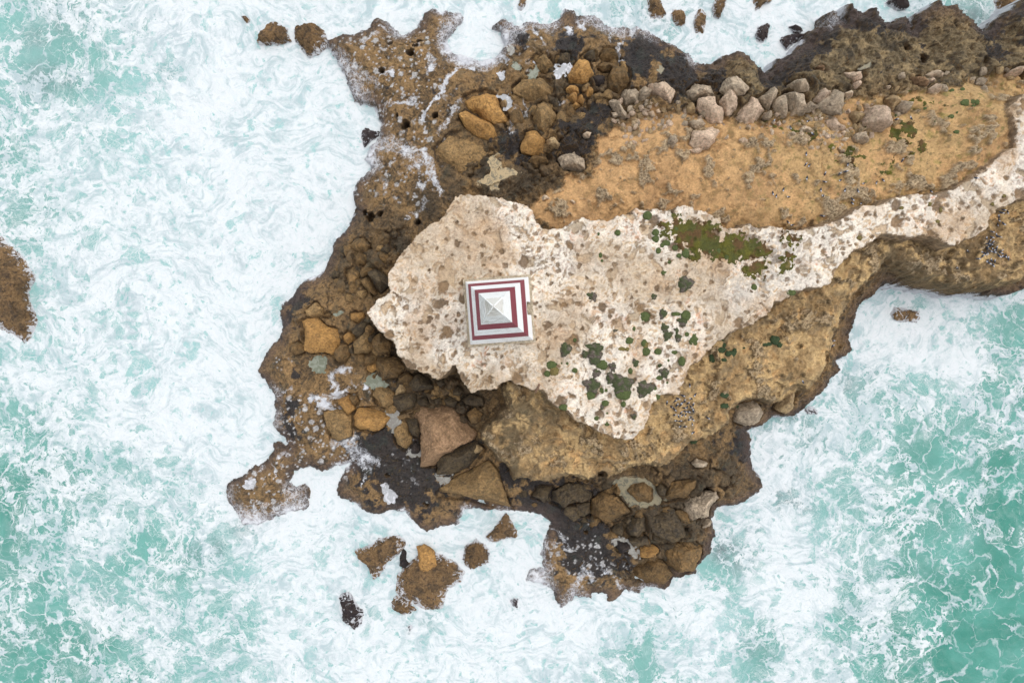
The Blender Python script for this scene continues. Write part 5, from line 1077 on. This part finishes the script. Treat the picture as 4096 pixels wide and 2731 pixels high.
# ------------------------------------------------------------------ cushion plants
def mat_cushion(name, c1, c2, dead):
    g = N(name); tc_ = g.n('ShaderNodeNewGeometry').outputs['Position']
    n2 = g.noise(tc_, 7, 4, 0.7); n3 = g.noise(tc_, 1.5, 4, 0.6, 0.4)
    c = g.mix(g.ramp(n2, 0.3, 0.7), c1, c2)
    if dead is not None: c = g.mix(g.ramp(n3, 0.46, 0.60, 0.0, 0.8), c, g.mix(g.ramp(n2, 0.42, 0.66), dead, A(132,120,114)))
    g.set(g.b.inputs['Base Color'], c); g.b.inputs['Roughness'].default_value = 0.95
    g.set(g.b.inputs['Normal'], g.bump(n2, 0.8, 0.08)); return g.m
CM = {'green': mat_cushion('cushion_green', A(66,80,40), A(94,104,56), None), 'purple': mat_cushion('cushion_ageing', A(62,72,42), A(84,90,56), A(88,72,66)), 'deep': mat_cushion('cushion_deep', A(44,60,34), A(62,80,46), None),
      'olive': mat_cushion('cushion_olive', A(104,92,50), A(130,116,66), None)}
def cushion_mesh(seed, irr=0.22):
    r = random.Random(seed); bm = bmesh.new(); bmesh.ops.create_icosphere(bm, subdivisions=4, radius=1.0)
    co = np.array([v.co[:] for v in bm.verts]); fs = [[v.index for v in f.verts] for f in bm.faces]; bm.free()
    th = np.arctan2(co[:, 1], co[:, 0])
    k = 1 + irr * fbm(np.cos(th) * 1.3 + seed, np.sin(th) * 1.3, 1.0, 3, seed % 50 + 3) + 0.07 * fbm(co[:, 0] * 3 + seed, co[:, 1] * 3 + co[:, 2] * 2, 1.5, 3, 8)
    v = co * k[:, None]; v[:, 2] = np.where(v[:, 2] < -0.2, -0.2, v[:, 2])
    vs = v.tolist(); 
    for i in range(420):                       # leaf rosettes standing off the surface
        a = r.random() * 6.283; z = r.random(); s = math.sqrt(1 - z * z); d = Vector((math.cos(a) * s, math.sin(a) * s, z))
        kk = 1 + 0.22 * 0.3
        i0 = int(np.argmax(co @ np.array(d))); p = Vector(v[i0]); t1 = d.orthogonal().normalized(); t2 = d.cross(t1)
        ang = r.random() * 6.283; u = (t1 * math.cos(ang) + t2 * math.sin(ang)) * .07; w_ = d * .06 + (t2 * math.cos(ang) - t1 * math.sin(ang)) * .05
        b = len(vs); vs += [tuple(p - u * .5), tuple(p + u * .5), tuple(p + u * .4 + w_), tuple(p - u * .4 + w_)]; fs.append([b, b + 1, b + 2, b + 3])
    return vs, fs
CMESH = {}
for key, m in CM.items():
    for s in range(3):
        vs_, fs_ = cushion_mesh(s * 17 + len(key), 0.62 if key == 'purple' else 0.42 if key in ('deep', 'olive') else 0.26)
        me = bpy.data.meshes.new('cushion_plant'); me.from_pydata(vs_, [], fs_); me.materials.append(m)
        for p in me.polygons: p.use_smooth = True
        CMESH.setdefault(key, []).append(me)
Q5, Q8 = (2300,700), (1750,1350)
PL = []
def addp(org, kind, lst):
    for x, y, rx, ry in lst: PL.append((org[0] + x / 2.13818, org[1] + y / 2.13818, rx / 2.13818, ry / 2.13818, kind))
addp(Q5, 'green', [(620,350,38,36),(365,495,26,26),(202,507,14,16),(690,495,30,30),(690,545,30,32),(780,583,36,27),(745,602,18,20),(857,623,24,24),(713,647,22,26),(945,672,32,40),(890,690,22,20),(975,635,18,16),(1155,662,16,15),(1228,650,20,25),
  (1305,695,28,33),(218,688,16,22),(803,745,18,18),(760,835,23,19),(1530,963,27,27),(1850,1005,40,25),(597,1212,43,42),(865,1190,40,17),(950,1200,40,42),(957,1362,20,20),(1015,1410,42,54),(505,1315,14,20),(862,460,18,18),(230,735,13,12)])
addp(Q5, 'purple', [(935,935,66,60),(150,1040,55,42),(672,1040,24,24),(747,1190,33,40),(920,1255,42,35),(765,1310,36,42),(785,1375,36,42),(868,1330,20,24),(880,1390,27,32),(340,1330,22,12)])
addp(Q5, 'olive', [(800,455,14,16),(1215,445,18,22),(1663,748,16,12),(850,362,18,15),(1820,775,24,34)])
addp(Q8, 'purple', [(1090,105,48,55),(1350,90,75,45),(1340,160,60,60),(1350,310,38,38),(1320,410,72,60),(1570,400,90,80),(1760,440,75,68),(1500,250,30,40),(1690,215,28,32),(1905,235,25,30),(1940,300,40,40),(1260,140,28,30),(1480,345,46,46),(1680,675,28,28),(1405,590,20,22)])
addp(Q8, 'green', [(1410,230,50,45),(975,235,45,35),(940,310,28,28),(1175,280,24,22),(1310,490,40,45),(1590,480,66,56),(1860,440,20,25),(1885,500,20,30),(1650,285,20,28),(1900,345,30,20),(1785,120,35,35),(1885,122,32,28),(2010,120,46,24),(1640,25,35,30),
  (2090,205,30,40),(1770,50,25,35),(1435,560,32,25),(1590,570,22,26),(1080,595,38,26),(1450,735,22,20),(1360,690,20,20),(1450,645,12,10),(1175,20,16,18),(1065,220,10,12),(1110,220,12,14),(1440,450,60,30),(1965,385,10,10),(1975,195,10,12)])
addp(Q8, 'olive', [(1000,285,40,38),(1580,100,45,18),(1625,100,20,18),(1780,60,24,30)])
addp(Q8, 'deep', [(2190,890,30,20)])
addp(O5, 'deep', [(410,175,24,28),(320,280,28,45),(390,215,45,24),(470,250,46,32),(510,222,20,25),(425,298,28,15),(850,128,40,40),(780,163,52,18),(895,170,22,24),(420,600,38,22),(425,690,38,22),(525,697,20,12),(415,130,18,8),(595,195,16,10)])
addp(O4, 'green', [(1735,780,22,18),(1850,880,40,28),(1915,872,24,20),(1950,878,22,22),(1922,905,18,15),(1505,930,15,13),(1265,990,18,18),(1730,998,25,17),(1780,965,12,10),(1825,770,20,18),(1590,1040,8,6),(1015,1085,26,18),(990,1040,22,26),(1775,1130,26,16)])
addp((2996,700), 'olive', [(1545,250,18,18),(1305,285,20,16),(2085,250,18,16),(1640,300,14,22),(1612,400,20,15),(945,540,22,22),(2180,178,18,16)])
seen_lab = {}
ob_px, ob_py, ob_w = 1990, 1240, 250
for i, (px, py, rx, ry, kind) in enumerate(PL):
    g = ground(px, py); k = (CAM_Z - g[2]) / F_PX
    o = bpy.data.objects.new('cushion_plant', CMESH[kind][i % 3]); COL.objects.link(o)
    o.location = (g[0], g[1], g[2] + 0.02); o.scale = (rx * k, ry * k, min(rx, ry) * k * 0.55); 
    size = 'tiny' if max(rx, ry) < 9 else 'small' if max(rx, ry) < 15 else 'medium' if max(rx, ry) < 24 else 'large'
    colr = {'green': 'green', 'purple': 'purplish', 'deep': 'dark green', 'olive': 'olive'}[kind]
    dx, dy = (px - ob_px) / ob_w, (py - ob_py) / ob_w
    h_ = f"{abs(dx):.1f} tower widths {'right' if dx > 0 else 'left'}"; v_ = f"{abs(dy):.1f} {'below' if dy > 0 else 'above'}"
    lab = f"{size} {colr} cushion plant {h_} and {v_} the obelisk"
    tag(o, lab, 'plant', 'cushion plants on the headland')

# ------------------------------------------------------------------ birds
def plain(name, c, rough=0.6):
    g = N(name); tc_ = g.n('ShaderNodeTexCoord').outputs['Object']; n1 = g.noise(tc_, 14, 3)
    g.set(g.b.inputs['Base Color'], g.mix(g.ramp(n1, 0.3, 0.7), tuple(np.array(c) * .8), tuple(np.array(c) * 1.2))); g.b.inputs['Roughness'].default_value = rough; return g.m
BM = [plain('dark_plumage', A(52,56,68)), plain('pale_plumage', A(206,210,220)), plain('beak', A(70,60,50))]
def bird_mesh():
    st = [(-.20,.004,.012,.105,0),(-.17,.028,.010,.108,0),(-.11,.034,.022,.115,0),(-.06,.055,.045,.125,0),(0,.070,.062,.135,0),(.06,.064,.060,.150,0),(.10,.044,.046,.172,1),(.125,.032,.034,.200,1),(.15,.034,.034,.222,1),(.175,.026,.026,.226,1),(.19,.010,.010,.222,2),(.22,.003,.003,.216,2)]
    v, f, fm = [], [], []; n = 12
    for x, ry, rz, z, m in st:
        for i in range(n): a = 2 * math.pi * i / n; v.append((x, ry * math.cos(a), z + rz * math.sin(a)))
    for s in range(len(st) - 1):
        for i in range(n):
            j = (i + 1) % n; f.append((s * n + i, s * n + j, s * n + n + j, s * n + n + i))
            m = st[s + 1][4]
            if m == 0 and math.sin(2 * math.pi * (i + .5) / n) < -0.5 and s > 2: m = 1     # pale belly
            fm.append(m)
    f.append(tuple(range(n))); fm.append(0); f.append(tuple(range(len(v) - n, len(v)))); fm.append(2)
    for sgn in (-1, 1):                                  # folded wings along the flanks, leg below
        b = len(v); v += [(.08, sgn * .060, .165), (.05, sgn * .078, .135), (-.06, sgn * .066, .120), (-.21, sgn * .018, .118), (-.08, sgn * .030, .150), (.03, sgn * .045, .190)]
        f.append(tuple(range(b, b + 6)) if sgn > 0 else tuple(range(b + 5, b - 1, -1))); fm.append(0)
        b = len(v); y = sgn * .025
        v += [(-.006, y - .006, .0), (.006, y - .006, .0), (.006, y + .006, .0), (-.006, y + .006, .0), (-.006, y - .006, .10), (.006, y - .006, .10), (.006, y + .006, .10), (-.006, y + .006, .10)]
        for q in ((0, 1, 5, 4), (1, 2, 6, 5), (2, 3, 7, 6), (3, 0, 4, 7)): f.append(tuple(b + t for t in q)); fm.append(2)
        b = len(v); v += [(-.012, y - .004, .004), (.045, y - .02, .004), (.045, y + .02, .004)]; f.append((b, b + 1, b + 2)); fm.append(2)
    return v, f, fm
bv, bf, bfm = bird_mesh()
bird0 = mesh_py('bird', bv, bf, BM, smooth=True, fm=bfm); used0 = False
FLOCKS = [
 ((1750,1350),[(2155,405),(2095,495),(2055,520),(2165,520),(2200,487),(2030,540),(1960,555),(2090,555),(2112,540),(1997,590),(2045,575),(2080,572),(2140,560),(2165,590),(2185,570),(2025,612),(2110,600),(2130,597),(2115,630),(2140,632),(2185,625),(2080,642),(2025,660),(2090,662),(2120,658),(2060,670),(2160,678),(2040,708),(2070,712),(2145,700),(2180,695),(2175,735),(2075,755),(2115,760)],
  'dark bird with pale head in the flock on tan rock by the plateau southeast edge','flock below the plateau tip'),
 ((2996,700),[(2170,300),(2205,320),(2150,325),(2130,355),(2130,385),(2120,425),(2168,418),(2072,487),(2110,515),(2132,528),(2067,533),(2025,545),(2050,568),(2075,580),(2035,590),(2060,600),(2045,615),(2110,627),(2030,632),(2080,635),(2055,650),(2100,645),(2145,655),(2085,660),(2030,665),(1990,662),(2015,675),(2160,672),(2130,692),(2165,698),(2190,693),(2210,715),(1990,695),(1950,717),(2030,735),(2065,730),(2095,740),(2045,752),(2080,770)],
  'dark bird with pale head in the flock on the slope at the right edge','flock on the eastern slope'),
 ((2996,700),[(290,128),(200,158),(230,182),(333,190),(490,30),(640,60),(775,48),(975,75),(1085,68),(1140,45),(925,137),(955,243),(875,240),(880,210),(815,132),(620,352),(365,430),(330,405),(630,182),(610,130)],
  'dark bird standing on the sand just above the plateau right arm','birds scattered on the sand'),
 ((2996,0),[(205,1045),(500,1040),(540,1150),(350,1095),(485,1320),(480,1410),(510,1420),(840,1410),(820,1470),(645,1490),(770,1490),(1305,1375),(1255,1025),(1380,1015)],
  'dark bird standing on the mossy sand between moss tufts','birds scattered on the mossy sand')]
rb = random.Random(5)
def put_bird(px, py, lab, grp, zoff=0.0, rz=None):
    global used0
    g = ground(px, py)
    o = bird0 if not used0 else bird0.copy()
    if used0: COL.objects.link(o)
    used0 = True
    k = rb.uniform(1.0, 1.2); o.scale = (k, k, k); o.rotation_euler = (0, 0, rb.uniform(0, 6.28) if rz is None else rz); o.location = (g[0], g[1], g[2] - 0.01 + zoff)
    tag(o, lab, 'bird', grp)
for org, lst, lab, grp in FLOCKS:
    for x, y in lst: put_bird(org[0] + x / 2.13818, org[1] + y / 2.13818, lab, grp)
SINGLE = [((1750,1350),(2183,810),'dark bird standing alone below the flock on tan rock'),((1750,1350),(2310,685),'dark bird apart on the right of the flock on tan rock'),
 ((2996,700),(1865,652),'dark bird apart on the left of the right edge flock'),((2996,700),(1775,797),'lone dark bird low on the grey slope above the bay'),((2996,700),(1550,140),'lone dark bird at the upper rim of the plateau right arm'),
 ((2700,1300),(1345,135),'upper of two dark birds near the eastern cliff lip'),((2700,1300),(1340,178),'lower of two dark birds near the eastern cliff lip'),((2700,1300),(1090,485),'lone bird on dark crust above the long upright tan rock'),
 ((2996,0),(1935,1525),'lone dark bird on the plateau near its upper right bend')]
for org, (x, y), lab in SINGLE: put_bird(org[0] + x / 2.13818, org[1] + y / 2.13818, lab, None)

# ------------------------------------------------------------------ driftwood piece on the plateau rim
def tube(pts, rads, n=8):
    v, f = [], []
    for k, (p, r) in enumerate(zip(pts, rads)):
        p = Vector(p); t = (Vector(pts[min(k + 1, len(pts) - 1)]) - Vector(pts[max(k - 1, 0)])).normalized(); a = t.orthogonal().normalized(); b = t.cross(a)
        for i in range(n): v.append(tuple(p + (a * math.cos(6.283 * i / n) + b * math.sin(6.283 * i / n)) * r))
    for k in range(len(pts) - 1):
        for i in range(n): j = (i + 1) % n; f.append((k * n + i, k * n + j, k * n + n + j, k * n + n + i))
    f.append(tuple(range(n))[::-1]); f.append(tuple(range(len(v) - n, len(v))))
    return v, f
a = ground(1750 + 872 / 2.138, 1350 + 395 / 2.138); b = ground(1750 + 832 / 2.138, 1350 + 452 / 2.138)
pa = Vector(a) + Vector((0, 0, .25)); pb = Vector((b[0], b[1], a[2] + .05))
v, f = tube([pa, pa.lerp(pb, .35) + Vector((.03, .02, .03)), pa.lerp(pb, .7), pb], [.10, .085, .09, .05])
tag(mesh_py('driftwood', v, f, plain('old_wood', A(120,92,72), .9), smooth=True), 'short brown driftwood stick lying on the plateau lower rim', 'driftwood')

# ------------------------------------------------------------------ the striped obelisk
def mat_paint(name, c, worn, amount):
    g = N(name); tc_ = g.n('ShaderNodeTexCoord').outputs['Object']
    nm = g.n('ShaderNodeNewGeometry').outputs['Normal']
    sepn = g.n('ShaderNodeSeparateXYZ'); g.t.links.new(nm, sepn.inputs[0])
    st1 = g.noise(g.vmath('MULTIPLY', tc_, (1.2, 1.2, 9.0)), 2.2, 6, 0.7, 0.3)         # weathering runs along the boards / courses
    st2 = g.noise(tc_, 1.0, 4, 0.6)
    west = g.ramp(g.math('ADD', g.math('MULTIPLY', sepn.outputs[0], -1.0), g.math('MULTIPLY', sepn.outputs[1], -0.8)), -0.6, 0.9, 0.0, 0.13)   # weather side
    t = g.math('ADD', g.math('ADD', st1, g.math('MULTIPLY', g.math('SUBTRACT', st2, 0.5), 0.35)), west)
    f = g.ramp(t, 0.70 - amount, 0.84 - amount)
    g.set(g.b.inputs['Base Color'], g.mix(g.math('MULTIPLY', f, 0.75), c, worn)); g.b.inputs['Roughness'].default_value = 0.7
    g.set(g.b.inputs['Normal'], g.bump(st1, 0.25, 0.03)); return g.m
M_WHITE = mat_paint('white_paint', (.80, .80, .80), A(188,182,172), 0.07)
M_CAPW = mat_paint('worn_white_paint', (.78, .78, .77), A(176,170,160), 0.15)
M_RED = mat_paint('red_paint', tuple(A(142,52,70)), A(214,176,140), -0.03)
M_STONE = mat_stone('pale_masonry', A(214,198,172), A(196,180,154), A(170,154,130), .4)
OBX, OBY = P(1997, 1243, 9.4)
zz0 = 8.75; zb = 9.42
ob = bpy.data.objects.new('obelisk', None); COL.objects.link(ob); ob.location = (OBX, OBY, zb); ob.rotation_euler = (0, 0, math.radians(4.4))
tag(ob, 'tapering red and white striped obelisk standing on the pale plateau', 'obelisk')
LV = [(0.0, 5.50), (2.45, 4.72), (4.65, 3.98), (6.85, 3.12), (8.75, 2.34), (10.9, 1.30), (12.1, 0.06)]
def frustum(z0, w0, z1, w1, top=True):
    a, b = w0 / 2, w1 / 2
    v = [(-a, -a, z0), (a, -a, z0), (a, a, z0), (-a, a, z0), (-b, -b, z1), (b, -b, z1), (b, b, z1), (-b, b, z1)]
    f = [(0, 1, 5, 4), (1, 2, 6, 5), (2, 3, 7, 6), (3, 0, 4, 7)]
    if top: f.append((4, 5, 6, 7))
    return v, f
def bevel(o, wd=0.03, seg=2):
    m = o.modifiers.new('bevel', 'BEVEL'); m.width = wd; m.segments = seg; m.limit_method = 'ANGLE'; m.angle_limit = math.radians(20)
# plinth: two shallow steps
pv_, pf_ = [], []
for (z0, w0, z1, w1) in ((zz0 - zb - 0.4, 6.0, -0.16, 5.94), (-0.16, 5.72, 0.0, 5.70)):
    v, f = frustum(z0, w0, z1, w1); b0 = len(pv_); pv_ += v; pf_ += [tuple(b0 + t for t in q) for q in f]
pl_ = mesh_py('plinth', pv_, pf_, M_STONE, ob); bevel(pl_, 0.03)
# bottom white band with a doorway in its right-hand face
(z0, w0), (z1, w1) = LV[0], LV[1]; a_, b_ = w0 / 2, w1 / 2
dw = 0.56; dh = 2.05; yc = -0.02
def fx_(z): return a_ + (b_ - a_) * (z - z0) / (z1 - z0)
v = [(-a_, -a_, z0), (a_, -a_, z0), (a_, a_, z0), (-a_, a_, z0), (-b_, -b_, z1), (b_, -b_, z1), (b_, b_, z1), (-b_, b_, z1),
     (a_, yc - dw, z0), (a_, yc + dw, z0), (fx_(dh), yc - dw, dh), (fx_(dh), yc + dw, dh), (b_, yc - dw, z1), (b_, yc + dw, z1), (fx_(dh + .28), yc, dh + .28), (b_, yc, z1)]
f = [(0, 1, 5, 4), (2, 3, 7, 6), (3, 0, 4, 7), (4, 5, 12, 15, 13, 6, 7), (1, 8, 10, 12, 5), (9, 2, 6, 13, 11), (10, 14, 15, 12), (14, 11, 13, 15)]
wb = mesh_py('white_band', v, f, M_WHITE, ob); wb['label'] = 'bottom white band with a doorway on its right side'
# recess behind the doorway
xi = 1.75
v = [(a_, yc - dw, z0 + .012), (a_, yc + dw, z0 + .012), (fx_(dh), yc - dw, dh), (fx_(dh), yc + dw, dh), (fx_(dh + .28), yc, dh + .28), (xi, yc - dw, z0 + .012), (xi, yc + dw, z0 + .012), (xi, yc - dw, dh), (xi, yc + dw, dh), (xi, yc, dh + .28)]
f = [(0, 1, 6, 5), (0, 5, 7, 2), (1, 3, 8, 6), (2, 7, 9, 4), (4, 9, 8, 3), (5, 6, 8, 9, 7)]
mesh_py('doorway', v, f, M_STONE, ob)
v, f = frustum(0.012, 0.5, 0.22, 0.4); v = [(x * 0.9 + 2.3, y * 1.7 + yc, z) for x, y, z in v]
mesh_py('door_step', v, f, M_STONE, ob)
for k, (nm, m, top) in enumerate((('red_band', M_RED, 1), ('white_band', M_WHITE, 1), ('red_band', M_RED, 1), ('white_shaft_top', M_CAPW, 1)), start=1):
    v, f = frustum(LV[k][0] + 0.002, LV[k][1] + (0.012 if k % 2 else 0), LV[k + 1][0], LV[k + 1][1] + (0.012 if k % 2 else 0))
    mesh_py(nm, v, f, m, ob)
v, f = frustum(LV[5][0] + .002, LV[5][1] - .02, LV[6][0], LV[6][1]); tip = mesh_py('pyramid_tip', v, f, mat_paint('bare_cement', (.58, .56, .52), A(168,160,146), 0.16), ob)
for sx_, sy_ in ((1, 1), (1, -1), (-1, 1), (-1, -1)):                 # raised cement rolls along the arrises of the tip
    p0 = (sx_ * (LV[5][1] / 2 + .12), sy_ * (LV[5][1] / 2 + .12), LV[5][0] - .35); p1 = (sx_ * .05, sy_ * .05, LV[6][0] - .02)
    pts = [tuple(Vector(p0).lerp(Vector(p1), t)) for t in (0, .25, .5, .75, 1)]
    v, f = tube(pts, [.03, .045, .04, .05, .03]); mesh_py('edge_roll', v, f, M_CAPW, tip, smooth=True)
